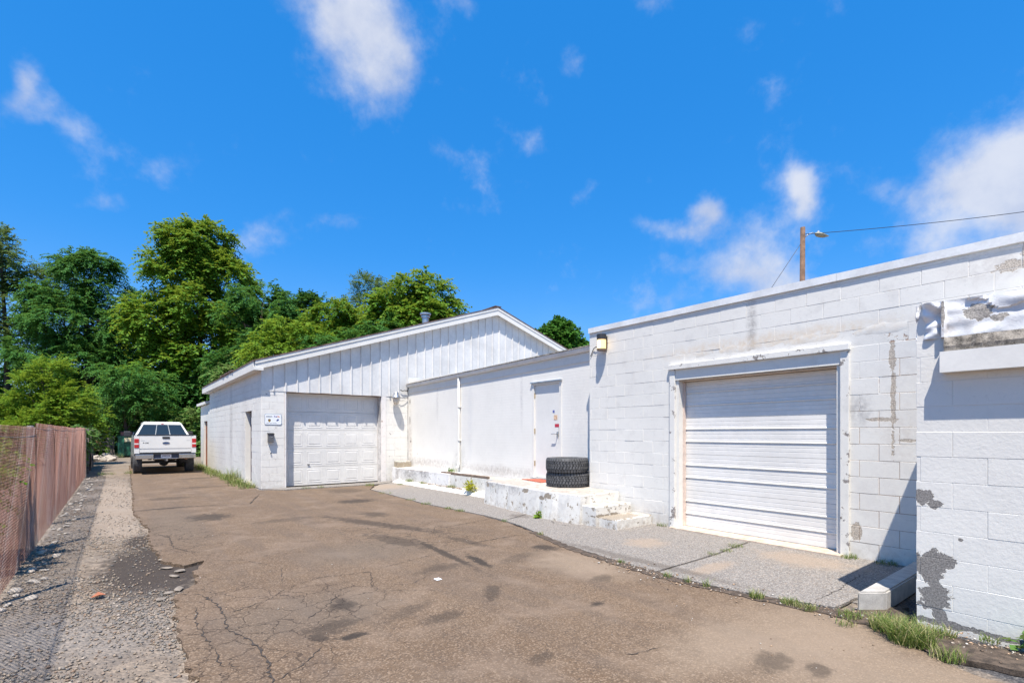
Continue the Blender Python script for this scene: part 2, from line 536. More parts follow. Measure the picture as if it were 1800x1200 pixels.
def apron_mat():
    g = mat_new("exposed_aggregate_concrete")
    P = pos(g)
    n1 = g.noise(P, 0.8, 5, 0.6)
    n2 = g.noise(P, 5.0, 6, 0.65)
    gc = g.node('ShaderNodeSeparateColor', {0: g.voro(P, 75.0, out='Color')})
    gd = g.voro(P, 75.0)
    c = g.mix(gc.outputs[0], (0.1384, 0.1264, 0.1172), (0.3641, 0.3404, 0.3148))
    c = g.mix(g.m('MULTIPLY', g.step(gc.outputs[1], 0.8, 1.0), 0.6), c, (0.4005, 0.3089, 0.2278))
    c = g.mix(g.step(gc.outputs[2], 0.88, 1.0, 0, 0.9), c, (0.0583, 0.0562, 0.057))
    c = g.mix(g.step(gd, 0.35, 0.62, 0, 0.6), c, (0.1456, 0.1298, 0.1138))
    c = g.mix(g.step(n2, 0.5, 0.75, 0, 0.4), c, (0.1894, 0.172, 0.154))
    tan = g.mx(g.blob(P, (5.4, 3.1, 0), (0.4, 0.12, 1), n2, 0.6, 0.4), g.blob(P, (5.9, 4.4, 0), (0.3, 0.25, 1), n2, 0.9, 0.5), g.blob(P, (6.6, 2.6, 0), (0.35, 0.5, 1), n2, 0.9, 0.5), g.blob(P, (5.8, 13.8, 0), (1.0, 0.7, 1), n2, 0.6, 0.5))
    c = g.mix(g.m('MULTIPLY', tan, 0.5), c, (0.3351, 0.2527, 0.1808))
    dk = g.mx(g.blob(P, (5.0, 3.9, 0), (0.10, 1.3, 1), n2, 0.8, 0.5), g.blob(P, (5.95, 7.3, 0), (0.18, 0.2, 1), n2, 0.9, 0.5))
    c = g.mix(g.m('MULTIPLY', dk, 0.5), c, (0.0801, 0.0632, 0.0502))
    h = g.m('ADD', g.m('MULTIPLY', gd, -1.2), g.m('MULTIPLY', n2, 0.5))
    return finish(g, c, 0.88, h, 0.6, 0.008, 0, 0.3)


M_GROUND, M_ASPH, M_APRON = ground_mat(), asphalt_mat(), apron_mat()
M_CRACK = plain("dirt_in_cracks", (0.045, 0.036, 0.030), 0.95, var=0.3, scale=30)

gb = B()
xs = [-900, -120, -30, -8, -3, -1.2, -.4, .3, 1, 2, 4, 6, 8, 14, 40, 150, 900]
ys = [-900, -60, -10, -3, 0, 2, 4, 6, 8, 10, 14, 20, 28, 36, 45, 60, 120, 300, 900]
for x in xs:
    for y in ys:
        gb.v.append((x, y, -0.035))
for i in range(len(xs) - 1):
    for j in range(len(ys) - 1):
        a = i * len(ys) + j
        gb.f.append((a, a + len(ys), a + len(ys) + 1, a + 1))
tag(gb.obj('ground', M_GROUND), kind='structure')

EDGE = [(6.15, 14.55), (5.52, 13.37), (5.33, 9.95), (5.45, 7.82), (5.33, 6.77), (5.15, 5.97), (4.86, 4.92), (4.74, 3.93), (4.67, 3.17), (4.73, 2.5), (4.82, 2.17), (4.86, 1.7), (4.86, 1.37)]
LEFT = [(0.34, -3.0), (0.36, 2.0), (0.385, 3.6), (0.39, 4.9), (0.44, 5.8), (0.66, 6.1), (0.68, 6.6), (0.84, 7.15), (0.62, 7.02), (0.44, 7.42), (0.36, 9.0), (0.42, 10.0), (0.27, 12.4), (0.34, 17), (0.42, 23.4), (0.5, 31)]
poly = jag(LEFT, 0.07, 0.034, 3) + [Vector((3.05, 31)), Vector((3.05, 15.2)), Vector((3.7, 14.6))] + jag(EDGE, 0.10, 0.018, 5) + jag([(4.86, 1.37), (4.62, 1.12), (4.36, .75), (4.25, .2), (4.2, -3)], .1, .03, 8)[1:]
asph = tag(B().prism([(p.x, p.y) for p in poly], -0.05, 0.0).obj('asphalt_driveway', M_ASPH), kind='structure')


def ribbon(b, pts, wd, seed, z=0.004):
    p = jag(pts, 0.032, 0.015, seed)
    rr = random.Random(seed)
    n = len(p)
    base = len(b.v)
    for i, q in enumerate(p):
        t = (p[min(i + 1, n - 1)] - p[max(i - 1, 0)])
        nn = Vector((-t.y, t.x)).normalized()
        k = min(1.0, 6.0 * min(i, n - 1 - i) / n + 0.15)
        hw = wd * 0.5 * k * rr.choice((0.25, 0.5, 0.8, 1.1, 1.7))
        b.v.append((q.x + nn.x * hw, q.y + nn.y * hw, z))
        b.v.append((q.x - nn.x * hw, q.y - nn.y * hw, z))
    for i in range(n - 1):
        k = base + 2 * i
        b.f.append((k, k + 1, k + 3, k + 2))


CR = [([(0.41, 5.82), (0.64, 5.63), (0.71, 5.27), (0.73, 4.89), (0.69, 4.52), (0.79, 4.17), (0.81, 3.73), (0.76, 3.37), (.85, 2.9)], 0.0136), ([(0.56, 5.29), (0.51, 4.77), (0.53, 4.43), (0.56, 4.03), (0.54, 3.84), (0.67, 3.71), (0.79, 3.74)], 0.0087),
      ([(1.31, 5.33), (1.71, 5.52), (2.23, 5.39), (2.04, 4.87), (2.06, 4.7)], 0.0074), ([(2.33, 5.47), (3.17, 5.66), (3.94, 5.76)], 0.0062), ([(4.02, 7.17), (4.73, 7.26), (5.4, 7.43)], 0.0112), ([(3.66, 5.89), (4.49, 5.95), (4.98, 5.95)], 0.0099),
      ([(3.62, 7.8), (3.8, 7.05), (4.02, 7.17)], 0.0074), ([(1.13, 4.25), (1.38, 4.46), (1.63, 4.75), (1.85, 4.91)], 0.0074), ([(2.8, 2.31), (2.84, 2.24), (3.11, 2.19)], 0.0062), ([(0.73, 4.89), (0.94, 4.99), (1.16, 5.12), (1.31, 5.33)], 0.0062),
      ([(2.9, 14.2), (2.32, 12.3), (1.19, 12.64), (0.32, 12.63)], 0.0217), ([(0.69, 4.52), (.95, 4.45), (1.13, 4.25)], 0.0056), ([(0.53, 4.43), (.69, 4.52)], 0.0056), ([(0.84, 7.1), (1.2, 6.9), (1.5, 6.2), (1.31, 5.33)], 0.005), ([(2.04, 4.87), (2.4, 4.7), (2.7, 4.9)], 0.0037),
      ([(.62, 9.0), (.9, 8.6), (1.3, 8.9), (1.6, 8.5)], 0.0074), ([(.45, 9.6), (.62, 9.0), (.60, 8.2), (.85, 7.6)], 0.0087), ([(.76, 3.37), (.98, 3.5), (1.2, 3.75)], 0.0056), ([(2.06, 4.7), (2.5, 4.35)], 0.0037), ([(2.2, 7.6), (2.9, 7.9), (3.62, 7.8)], 0.0074)]
for i, (p, wd) in enumerate(CR):
    b = B()
    ribbon(b, p, wd, 20 + i)
    b.obj('crack', M_CRACK, asph, recalc=False)

# apron slabs with open joints, between the driveway and the buildings
apron = tag(bx('apron', (5.4, 6.2, -0.06), (7.3, 1.6, -0.02), M_APRON), kind='structure')
AE = [(x + 0.035, y) for x, y in EDGE]


def slab(pts, seed, z=0.006):
    q = jag(pts, 0.12, 0.006, seed, True)
    B().prism([(p.x, p.y) for p in q], -0.018, z).obj('slab', M_APRON, apron)


slab([(6.3, 14.5), AE[1], AE[2], AE[3], (5.45, 7.12), (6.35, 7.45), (6.42, 9.1), (6.95, 9.1), (6.9, 14.8)], 1)
slab([(5.43, 7.09), (5.37, 6.6), (5.19, 5.97), (4.9, 4.92), (4.79, 3.93), (4.77, 3.42), (6.0, 3.44), (7.24, 3.55), (7.26, 6.0), (6.34, 7.42)], 2, 0.004)
slab([(4.77, 3.38), (4.73, 3.17), (4.79, 2.5), (4.93, 2.0), (5.02, 1.72), (7.24, 1.58), (7.24, 3.51), (6.0, 3.40)], 3)
slab([(3.22, 15.28), (3.6, 14.75), (6.2, 14.6), (6.9, 14.85), (7.0, 15.30)], 4, 0.012)
b = B()
ribbon(b, [(5.05, 1.9), (5.6, 1.88), (6.2, 1.93), (6.6, 1.9)], .008, 61, .0105)
ribbon(b, [(6.1, 6.6), (5.9, 6.3), (5.98, 5.9)], .010, 62, .0095)
b.obj('crack', M_CRACK, apron, recalc=False)
bx('threshold', (7.10, 2.37, -0.02), (7.45, 4.84, 0.028), plain("tan_concrete", (0.52, 0.42, 0.33), 0.85, var=0.2), apron, 0.006)
# dark soil and litter in the open joint and at the annex foot
M_SOIL = plain("dark_soil", (0.085, 0.062, 0.045), 0.95, var=0.5, scale=14, bstr=0.8)
sp = jag([(5.20, 6.0), (4.90, 4.92), (4.78, 3.93), (4.70, 3.1), (4.76, 2.4), (4.90, 1.9), (5.0, 1.6), (5.2, 1.52), (5.6, 1.35), (5.15, 1.25), (5.0, .9), (4.95, .2), (4.6, .55), (4.5, 0.95), (4.72, 1.28), (4.78, 1.7), (4.66, 2.3), (4.56, 3.1), (4.63, 3.95), (4.78, 4.92), (5.08, 6.0)], .07, .03, 77, True)
so = B()
so.prism([(p.x, p.y) for p in sp], -0.03, 0.0085)
tag(so.obj('soil', M_SOIL), kind='structure')


# pebbles: loose gravel strip beside the fence
def pebbles(name, spots, mat, parent=None, label=None, flat=0.8):
    """spots: (n,4) x,y,z,size -> one mesh of lumpy eight-sided stones"""
    n = len(spots)
    o = np.array([(1, 0, 0), (-1, 0, 0), (0, 1, 0), (0, -1, 0), (0, 0, 1), (0, 0, -1)], float)
    tri = np.array([(0, 2, 4), (2, 1, 4), (1, 3, 4), (3, 0, 4), (2, 0, 5), (1, 2, 5), (3, 1, 5), (0, 3, 5)])
    sc = spots[:, 3][:, None, None] * (0.65 + 0.7 * rng.random((n, 6, 1)))
    v = o[None] * sc
    v += rng.normal(0, 0.22, v.shape) * spots[:, 3][:, None, None]
    a = rng.random(n) * 6.28
    ca, sa = np.cos(a)[:, None], np.sin(a)[:, None]
    x = v[..., 0] * ca - v[..., 1] * sa
    y = v[..., 0] * sa + v[..., 1] * ca
    v = np.stack([x * (1 + .5 * rng.random((n, 1))), y, v[..., 2] * flat], -1) + spots[:, None, :3]
    f = (tri[None] + (np.arange(n) * 6)[:, None, None]).reshape(-1, 3)
    return fast(name, v.reshape(-1, 3), f, mat, parent)


def fast(name, v, f, mat, parent=None, smooth=False):
    me = bpy.data.meshes.new(name)
    k = f.shape[1]
    me.vertices.add(len(v))
    me.vertices.foreach_set('co', np.ascontiguousarray(v, np.float32).ravel())
    me.loops.add(f.size)
    me.loops.foreach_set('vertex_index', np.ascontiguousarray(f, np.int32).ravel())
    me.polygons.add(len(f))
    me.polygons.foreach_set('loop_start', np.arange(0, f.size, k, dtype=np.int32))
    me.polygons.foreach_set('loop_total', np.full(len(f), k, np.int32))
    if smooth: me.polygons.foreach_set('use_smooth', np.ones(len(f), bool))
    me.update(calc_edges=True)
    me.materials.append(mat)
    return link(name, me, parent)


def stone_mat(name, stops):
    g = mat_new(name)
    ri = g.node('ShaderNodeNewGeometry').outputs['Random Per Island']
    r = g.node('ShaderNodeValToRGB', {0: ri})
    el = r.color_ramp.elements
    while len(el) < len(stops): el.new(0.5)
    for i, (p, c) in enumerate(stops):
        el[i].position = p
        el[i].color = (*c, 1)
    P = pos(g)
    c = g.mix(g.step(g.noise(P, 60, 4, .6), .3, .75, 0, .45), r.outputs[0], (0.2, 0.16, 0.13))
    return finish(g, c, 0.85, g.noise(P, 90, 3, .6), 0.3, 0.004, 0, 0.3)


M_PEB = stone_mat("gravel_stones", [(0, (0.10, 0.105, 0.11)), (0.25, (0.19, 0.18, 0.16)), (0.5, (0.25, 0.195, 0.14)), (0.74, (0.32, 0.26, 0.20)), (0.92, (0.20, 0.125, 0.08)), (1, (0.48, 0.42, 0.35))])
n = 60000
yy = 2.2 + (rng.random(n) ** 2.2) * 22.0
xx = -1.6 + rng.random(n) * 2.15
xl = np.interp(yy, [p[1] for p in LEFT[:5]] + [10, 24], [p[0] for p in LEFT[:5]] + [.35, .4])
keep = (xx < xl + .03) & ~((((xx - .4) / .42) ** 2 + ((yy - 7.3) / 1.1) ** 2 < 1) & (rng.random(n) < .8)) & ~((np.abs(xx) < .3) & (yy > 10) & (rng.random(n) < .75))
clump = np.sin(xx * 3.1 + 1.7 * np.sin(yy * 1.3)) + np.sin(yy * 2.3 + 2.1 * np.sin(xx * 2.7)) + rng.normal(0, .7, n)
keep &= clump > -.75
xx, yy = xx[keep], yy[keep]
sz = 0.0035 + 0.010 * rng.random(len(xx)) ** 3 + 0.0001 * yy
tag(pebbles('gravel', np.stack([xx, yy, np.full(len(xx), -0.031) + sz * .25, sz], 1), M_PEB), 'loose grey and tan gravel in the strip beside the fence', 'gravel', kind='stuff')
# litter and chips at the annex foot, along the joint and on the asphalt
n = 900
t = rng.random(n)
px_ = np.interp(t, [0, .35, .5, .7, 1], [4.72, 4.62, 4.85, 5.05, 5.0]) + rng.normal(0, .11, n)
py_ = np.interp(t, [0, .35, .5, .7, 1], [4.2, 3.0, 1.8, 1.2, .3]) + rng.normal(0, .10, n)
ok = px_ < 5.16
sz = 0.004 + 0.010 * rng.random(n) ** 2
M_LIT = stone_mat("leaf_and_stone_litter", [(0, (0.10, 0.07, 0.05)), (0.4, (0.30, 0.20, 0.12)), (0.65, (0.50, 0.34, 0.22)), (0.85, (0.50, 0.46, 0.40)), (1, (0.70, 0.66, 0.60))])
tag(pebbles('litter', np.stack([px_, py_, np.full(n, .008) + sz * .3, sz], 1)[ok], M_LIT, flat=.45), 'brown litter and stone chips along the weedy joint', 'litter', kind='stuff')
n = 260
t = rng.random(n)
sz = 0.006 + 0.022 * rng.random(n) ** 2.5
tag(pebbles('debris', np.stack([7.02 + rng.random(n) * .07, 10.9 + 2.3 * t + rng.normal(0, .12, n), np.full(n, .105) + sz * .5, sz], 1), M_LIT, flat=.7), 'grey crumbled debris on the skirt at the foot of the ledge', 'debris', kind='stuff')
n = 420
px_, py_ = .5 + rng.random(n) * 3.9, 1.2 + rng.random(n) ** 1.6 * 14
sz = 0.003 + 0.005 * rng.random(n) ** 2
tag(pebbles('grit', np.stack([px_, py_, sz * .4, sz], 1), M_LIT, flat=.6), 'scattered pale grit on the brown asphalt', 'grit', kind='stuff')

# rubble stones along the fence foot, each its own
M_RUB = stone_mat("pale_rubble", [(0, (0.20, 0.165, 0.13)), (0.5, (0.30, 0.25, 0.20)), (1, (0.40, 0.35, 0.29))])


def rock(seed, s=1.0):
    rr = random.Random(seed)
    bm = bmesh.new()
    bmesh.ops.create_icosphere(bm, subdivisions=2, radius=1)
    k = Vector((rr.uniform(.8, 1.4), rr.uniform(.6, 1.0), rr.uniform(.35, .6)))
    cut = [(Vector((rr.gauss(0, 1), rr.gauss(0, 1), rr.gauss(0, .7))).normalized(), rr.uniform(.55, .85)) for _ in range(7)]
    for v in bm.verts:
        p = v.co.copy()
        for nn, dd in cut:
            e = p.dot(nn) - dd
            if e > 0: p -= nn * e
        v.co = Vector((p.x * k.x, p.y * k.y, p.z * k.z)) * s
    me = bpy.data.meshes.new('rubble_stone')
    bm.to_mesh(me)
    bm.free()
    me.materials.append(M_RUB)
    return me


RM = [rock(i) for i in range(8)]
rr = random.Random(4)
for i in range(64):
    y = 6.4 + (i / 64) ** 1.3 * 17 + rr.uniform(-.15, .15)
    o = link('rubble_stone', RM[i % 8], None, (-0.76 + rr.uniform(-.05, .16) * (1 if i % 4 else 1.8), y, -0.02))
    s = rr.uniform(.025, .065)
    o.scale = (s, s, s)
    o.rotation_euler = (rr.uniform(-.2, .2), rr.uniform(-.2, .2), rr.uniform(0, 6))
    tag(o, 'pale rubble stone lying along the foot of the rusty chain link fence', 'stone', 'rubble stones along the fence foot')
M_CHUNK = plain("broken_asphalt", (0.22, 0.185, 0.15), .9, var=.25, scale=20)
for i, (x, y, s) in enumerate([(.50, 7.62, .09), (.60, 7.40, .10), (.46, 7.10, .06), (.57, 6.86, .07), (.50, 6.66, .06), (.40, 5.98, .06), (.50, 6.08, .07), (.33, 5.80, .06)]):
    me = rock(50 + i)
    me.materials[0] = M_CHUNK
    o = link('asphalt_chunk', me, None, (x, y, -0.018))
    o.scale = (s, s * .9, s * .38)
    o.rotation_euler = (0, 0, i * 1.3)
    tag(o, 'flat broken chunk of asphalt lying in the dark hollow at the driveway edge', 'asphalt chunk', 'broken asphalt chunks in the hollow')
bx_ = bx('paper_scrap', (2.65, 4.63, 0.004), (2.71, 4.70, 0.010), plain("white_paper", (.85, .85, .85), .8, var=.05))
tag(bx_, 'small white scrap of paper lying on the open asphalt', 'litter')
lf = B().add([(-.20, 6.22, -.01), (-.13, 6.19, .015), (-.08, 6.25, -.005), (-.14, 6.30, .02)], [(0, 1, 2, 3)]).add([(-.16, 6.26, .0), (-.10, 6.30, .02), (-.12, 6.34, .0)], [(0, 1, 2)])
tag(lf.obj('fallen_leaf', plain("red_brown_leaf", (.34, .12, .06), .8), recalc=False), 'red brown fallen leaf on the grey gravel', 'leaf')

# ------------------------------------------------------------------ block walls
BH, BL = 0.2032, 0.4064
_bm = {}


def block_mesh(L, face, mat, H=BH - 0.004):
    key = (round(L / 0.004), face, mat.name, round(H / 0.004))
    if key in _bm: return _bm[key]
    rr = random.Random(hash(key) & 0xffff)
    u, h, e = L / 2, H / 2, (0.0016 if 'thick' in mat.name else 0.0032)
    fr = [(-u + e, 0, -h + e), (u - e, 0, -h + e), (u - e, 0, h - e), (-u + e, 0, h - e)]
    md = [(-u, e, -h), (u, e, -h), (u, e, h), (-u, e, h)]
    bk = [(-u, .04, -h), (u, .04, -h), (u, .04, h), (-u, .04, h)]
    v = fr + md + bk
    f = [(0, 1, 2, 3), (8, 11, 10, 9)]
    for i in range(4):
        j = (i + 1) % 4
        f += [(i, 4 + i, 4 + j, j), (4 + i, 8 + i, 8 + j, 4 + j)]
    if face == 'X': v = [(p[1], p[0], p[2]) for p in v]
    me = mesh('block', v, f, mat)
    _bm[key] = me
    return me


def block_wall(parent, face, plane, u0, u1, z0, z1, holes, mat, seed=0, limit=10**6, near=None, shift=0.0):
    """running bond of single blocks; past the limit the farthest ones are joined into one piece"""
    rr = random.Random(seed)
    out = []
    k = 0
    while z0 + k * BH < z1 - 0.02:
        za, zb = z0 + k * BH, min(z0 + (k + 1) * BH, z1)
        zm = (za + zb) / 2
        a = u0 - ((k % 2) * BL / 2 + shift) % BL
        while a < u1:
            s = [(max(a, u0), min(a + BL, u1))]
            for (h0, h1, g0, g1) in holes:
                if g0 < zm < g1:
                    s2 = []
                    for (p, q) in s:
                        if q <= h0 or p >= h1: s2.append((p, q))
                        else:
                            if p < h0: s2.append((p, h0))
                            if q > h1: s2.append((h1, q))
                    s = s2
            for (p, q) in s:
                if q - p > 0.05: out.append((p, q, za, zb))
            a += BL
        k += 1
    if near is not None: out.sort(key=lambda t: abs((t[0] + t[1]) / 2 - near))
    rest = B()
    for i, (p, q, za, zb) in enumerate(out):
        L = q - p - 0.0035
        d = rr.uniform(-.0022, .0022)
        um, zm = (p + q) / 2, (za + zb) / 2
        if i < limit:
            me = block_mesh(L, face, mat, zb - za - 0.0035)
            o = link('block', me, parent, (plane + d, um, zm) if face == 'X' else (um, plane + d, zm))
            t = rr.uniform(-.0035, .0035)
            o.rotation_euler = (0, t, t) if face == 'X' else (t, 0, t)
        elif face == 'X':
            rest.box((plane + d, p + .004, za + .004), (plane + .04, q - .004, zb - .004))
        else:
            rest.box((p + .004, plane + d, za + .004), (q - .004, plane + .04, zb - .004))
    if rest.v:
        o = rest.obj('block', mat, parent)
        o['kind'] = 'stuff'
    return len(out)


M_JOINT = paint("painted_mortar", (0.68, 0.66, 0.615), 0.5, peel=[((7.25, 2.0, .9), (.3, .55, 1.15)), ((7.25, 1.8, 2.0), (.3, .2, .7))], under=(0.34, 0.24, 0.18), chips=.02)
M_WALL = paint("white_block_paint", (0.72, 0.70, 0.65), 0.28,
               peel=[((7.24, 1.86, 1.95), (.2, .026, .55)), ((7.24, 1.87, 2.5), (.2, .03, .22)), ((7.24, 1.98, 1.72), (.2, .14, .022)), ((7.24, 2.24, .33), (.2, .06, .12)), ((7.24, .83, 3.28), (.2, .14, .07)), ((7.24, .74, 3.4), (.2, .05, .12)),
                     ((7.24, 1.70, 1.47), (.2, .10, .02)), ((7.24, 3.62, 2.665), (.2, .06, .03))],
               stain=[((7.24, 3.55, 3.05), (.3, .06, .55), (.30, .28, .26), .8), ((7.24, 3.3, 2.86), (.3, 1.5, .10), (.62, .50, .36), .75), ((7.24, 1.75, 2.4), (.3, .28, .5), (.60, .57, .53), .5), ((7.24, 2.22, 1.85), (.3, .12, .18), (.33, .32, .31), .8),
                      ((7.24, 1.0, 3.35), (.3, .35, .2), (.40, .36, .33), .45), ((7.24, 5.1, .15), (.3, .5, .2), (.48, .44, .40), .6), ((7.24, 1.75, 1.5), (.3, .25, .3), (.55, .50, .45), .55), ((7.24, 2.0, .6), (.3, .4, .6), (.60, .57, .54), .5)],
               under=(0.44, 0.385, 0.32), foot=.4)
M_WALL2 = paint("thick_white_paint", (0.72, 0.70, 0.65), 0.16,
                peel=[((5.19, 1.08, .47), (.3, .11, .13)), ((5.19, .99, .52), (.3, .06, .06)), ((5.19, 1.07, .22), (.3, .11, .10)), ((5.19, 1.03, .12), (.3, .05, .09)), ((5.19, 1.14, 1.03), (.3, .07, .07)), ((5.19, 1.06, .98), (.3, .05, .03)), ((5.19, .9, .72), (.3, .016, .016)),
                      ((5.19, .93, .03), (.3, .25, .03)), ((5.19, .62, .02), (.3, .15, .02))],
                under=(0.23, 0.215, 0.20), bstr=.55, grain=38., foot=.12)
M_WALL3 = paint("white_paint_far", (0.72, 0.70, 0.65), 0.35, stain=[((3.17, 17.6, 1.4), (.3, .5, 1.2), (.5, .45, .4), .5), ((3.17, 20, 1.8), (.3, .25, 1.4), (.32, .29, .27), .7), ((3.17, 22, 1.0), (.3, .8, .8), (.45, .42, .4), .5), ((3.5, 15.35, .3), (.6, .3, .3), (.5, .45, .4), .4)], foot=.45, chips=0.005)
M_JOINT3 = plain("grey_mortar", (0.50, 0.48, 0.46), .85, var=.35, scale=3)
M_STUC = paint("white_paint_on_brick", (0.76, 0.74, 0.69), 0.10, stain=[((7.68, 15.2, .9), (.3, .14, 1.2), (.45, .38, .32), .7), ((7.68, 12.1, .7), (.3, .3, .35), (.45, .44, .40), .7), ((7.68, 14.6, .6), (.3, .6, .18), (.42, .40, .38), .7), ((7.68, 11.6, 1.9), (.3, .10, 1.0), (.6, .6, .6), .5), ((7.68, 10.2, .60), (.3, 1.6, .12), (.42, .38, .34), .8), ((7.68, 13.6, .62), (.3, 1.2, .15), (.40, .37, .34), .8), ((7.68, 9.35, 2.4), (.3, .05, .6), (.5, .48, .46), .6), ((7.68, 13.4, 2.5), (.3, .06, .5), (.5, .48, .46), .6), ((7.68, 7.5, 1.9), (.3, .3, 1.0), (.58, .56, .54), .45)],
               peel=[((7.68, 15.22, 2.6), (.3, .04, .10)), ((7.68, 15.22, 2.0), (.3, .03, .12)), ((7.68, 15.15, 1.3), (.3, .05, .03)), ((7.68, 14.7, .9), (.3, .03, .02))], lines=.45, bstr=.32)
M_TRIM = paint("white_trim_paint", (0.72, 0.70, 0.65), 0.25, chips=.0, under=(0.36, 0.32, 0.29), bstr=.25)
M_WOOD = paint("peeling_white_wood", (0.72, 0.70, 0.65), 0.35, chips=.075, under=(0.26, 0.235, 0.22), bstr=.4)
M_METALW = plain("white_sheet_metal", (0.65, 0.64, 0.615), .42, var=.09, scale=1.8, bstr=.05)
M_DOORW = plain("white_door_paint", (0.66, 0.645, 0.61), .45, var=.06, scale=2.2, bstr=.06)
M_STEEL = plain("grey_white_steel", (0.74, 0.72, 0.68), .5, var=.06, scale=1.4, bstr=.02)
M_DARK = plain("dark_inside", (0.02, 0.02, 0.022), .9)
M_SHING = plain("brown_shingle", (0.16, 0.105, 0.085), .9, var=.5, scale=7, bstr=.7)
M_ROOF = plain("grey_flat_roof", (0.34, 0.33, 0.32), .9, var=.2)
M_FLASH = plain("grey_white_flashing", (0.68, 0.685, 0.68), .4, var=.10, scale=3, bstr=.05)
M_GALV = plain("galvanised_steel", (0.52, 0.53, 0.54), .38, .85, var=.15)
M_BRASS = plain("tarnished_brass", (0.42, 0.32, 0.18), .45, .8)
M_BLACK = plain("black_metal", (0.03, 0.03, 0.032), .5)
M_CONC = plain("grey_concrete", (0.42, 0.40, 0.375), .9, var=.22, scale=9, bstr=.5)
M_MOSS = plain("mossy_concrete", (0.27, 0.24, 0.20), .95, var=.6, scale=16, bstr=.9)

# ------------------------------------------------------------------ the white block garage on the right
W = 7.24
T = thing('block_garage', 'white painted concrete block garage with flat roof and ribbed roller door', 'building', (W, 4, 0))
D0, D1, DZ = 2.41, 4.81, 2.43
wb = B()
wb.box((W + .0034, -6, -.1), (W + .25, D0, 3.5)).box((W + .0034, D1, -.1), (W + .25, 6.725, 3.5)).box((W + .0034, D0, DZ), (W + .25, D1, 3.5))
wb.obj('wall', M_JOINT, T)
bx('wall', (W + .26, 6.48, -.1), (20, 6.725, 3.5), M_STUC, T)
bx('wall', (W + .26, -6, -.1), (20, -5.75, 3.5), M_STUC, T)
bx('wall', (19.7, -5.74, -.1), (20, 6.47, 3.5), M_STUC, T)
bx('roof', (W + .2, -5.8, 3.38), (19.9, 6.5, 3.46), M_ROOF, T)
LZ0, LZ1 = 2.72, 2.93
block_wall(T, 'X', W, 0.1, 6.73, 0, 3.49, [(D0 - .01, D1 + .01, 0, 2.56), (1.72, 4.45, LZ0, LZ1)], M_WALL, 3, shift=.13)
# rough mortar band over the door
b = B()
ny, nz = 70, 6
for i in range(ny + 1):
    for j in range(nz + 1):
        y = 1.725 + (4.445 - 1.725) * i / ny
        z = LZ0 + .004 + (LZ1 - LZ0 - .008) * j / nz
        e = math.sin(math.pi * j / nz) ** .6
        k = math.sin(y * 7.3) * .35 + math.sin(y * 17.1 + j) * .25 + random.uniform(-.25, .25)
        b.v.append((W + .01 - (.009 + .005 * k) * e, y, z))
for i in range(ny):
    for j in range(nz):
        a = i * (nz + 1) + j
        b.f.append((a, a + 1, a + nz + 2, a + nz + 1))
b.obj('lintel', M_WALL, T, smooth=True)
# parapet flashing in lengths
for i, (a, c) in enumerate([(6.735, 4.6), (4.597, 2.45), (2.447, .3), (.297, -2.2), (-2.203, -6)]):
    f = bx('coping', (W - .028, a, 3.50), (W + .30, c, 3.595 + .002 * (i % 2)), M_FLASH, T)
bx('coping', (W + .302, 6.43, 3.50), (20, 6.745, 3.594), M_FLASH, T)
# door trim
bx('door_trim', (W - .03, D0 - .10, 0.0), (W + .01, D0 - .002, DZ + .17), M_WOOD, T, .004)
bx('door_trim', (W - .03, D1 + .002, 0.0), (W + .01, D1 + .10, DZ + .17), M_WOOD, T, .004)
bx('header_trim', (W - .062, D0 - .11, DZ + .172), (W + .01, D1 + .11, DZ + .255), M_WOOD, T, .006)
bx('header_board', (W - .012, D0, DZ), (W + .02, D1, DZ + .170), M_TRIM, T)
bx('jamb', (W + .012, D0 + .001, 0.028), (W + .24, D0 + .05, DZ - .002), M_TRIM, T)
bx('jamb', (W + .012, D1 - .05, 0.028), (W + .24, D1 - .001, DZ - .002), M_TRIM, T)
bx('head_jamb', (W + .022, D0 + .051, DZ - .022), (W + .24, D1 - .051, DZ - .001), plain("bare_wood", (.55, .43, .32), .8), T)
bx('door_stop', (W + .13, D1 - .078, 0.03), (W + .175, D1 - .052, DZ - .03), plain("pinkish_weatherstrip", (.62, .50, .43), .7), T)
door = bx('roller_door', (W + .20, D0 + .052, 0.03), (W + .215, D1 - .052, DZ - .024), M_STEEL, T)
SH = (DZ - .03 - .03) / 4
for s in range(4):
    z0 = .032 + s * SH
    pr = []
    zc = 0.0
    marks = [0.0]
    # each section: three bands with fine grooves, two bold ribs
    prof = [(0, .004)]
    for k, (zz, kind) in enumerate([(.075, 'g'), (.135, 'g'), (.195, 'B'), (.265, 'g'), (.335, 'g'), (.405, 'B'), (.475, 'g'), (.535, 'g')]):
        zz *= SH / .605
        if kind == 'g': prof += [(zz - .008, .004), (zz, .009), (zz + .003, .004)]
        else: prof += [(zz - .014, .004), (zz - .010, .013), (zz + .001, .013), (zz + .009, -.007), (zz + .020, -.007), (zz + .028, .004)]
    prof += [(SH - .006, .004), (SH - .003, .012)]
    b = B()
    for (zz, dx) in prof:
        b.v += [(W + .18 + dx, D0 + .054, z0 + zz), (W + .18 + dx, D1 - .054, z0 + zz)]
    for i in range(len(prof) - 1):
        b.f.append((2 * i, 2 * i + 1, 2 * i + 3, 2 * i + 2))
    # close it at the back so that it is a solid section
    nb = len(b.v)
    b.v += [(W + .198, D0 + .054, z0), (W + .198, D1 - .054, z0), (W + .198, D0 + .054, z0 + SH - .003), (W + .198, D1 - .054, z0 + SH - .003)]
    b.f += [(0, nb, nb + 1, 1), (nb, nb + 2, nb + 3, nb + 1), (nb - 2, nb - 1, nb + 3, nb + 2)]
    b.obj('section', M_STEEL, door)
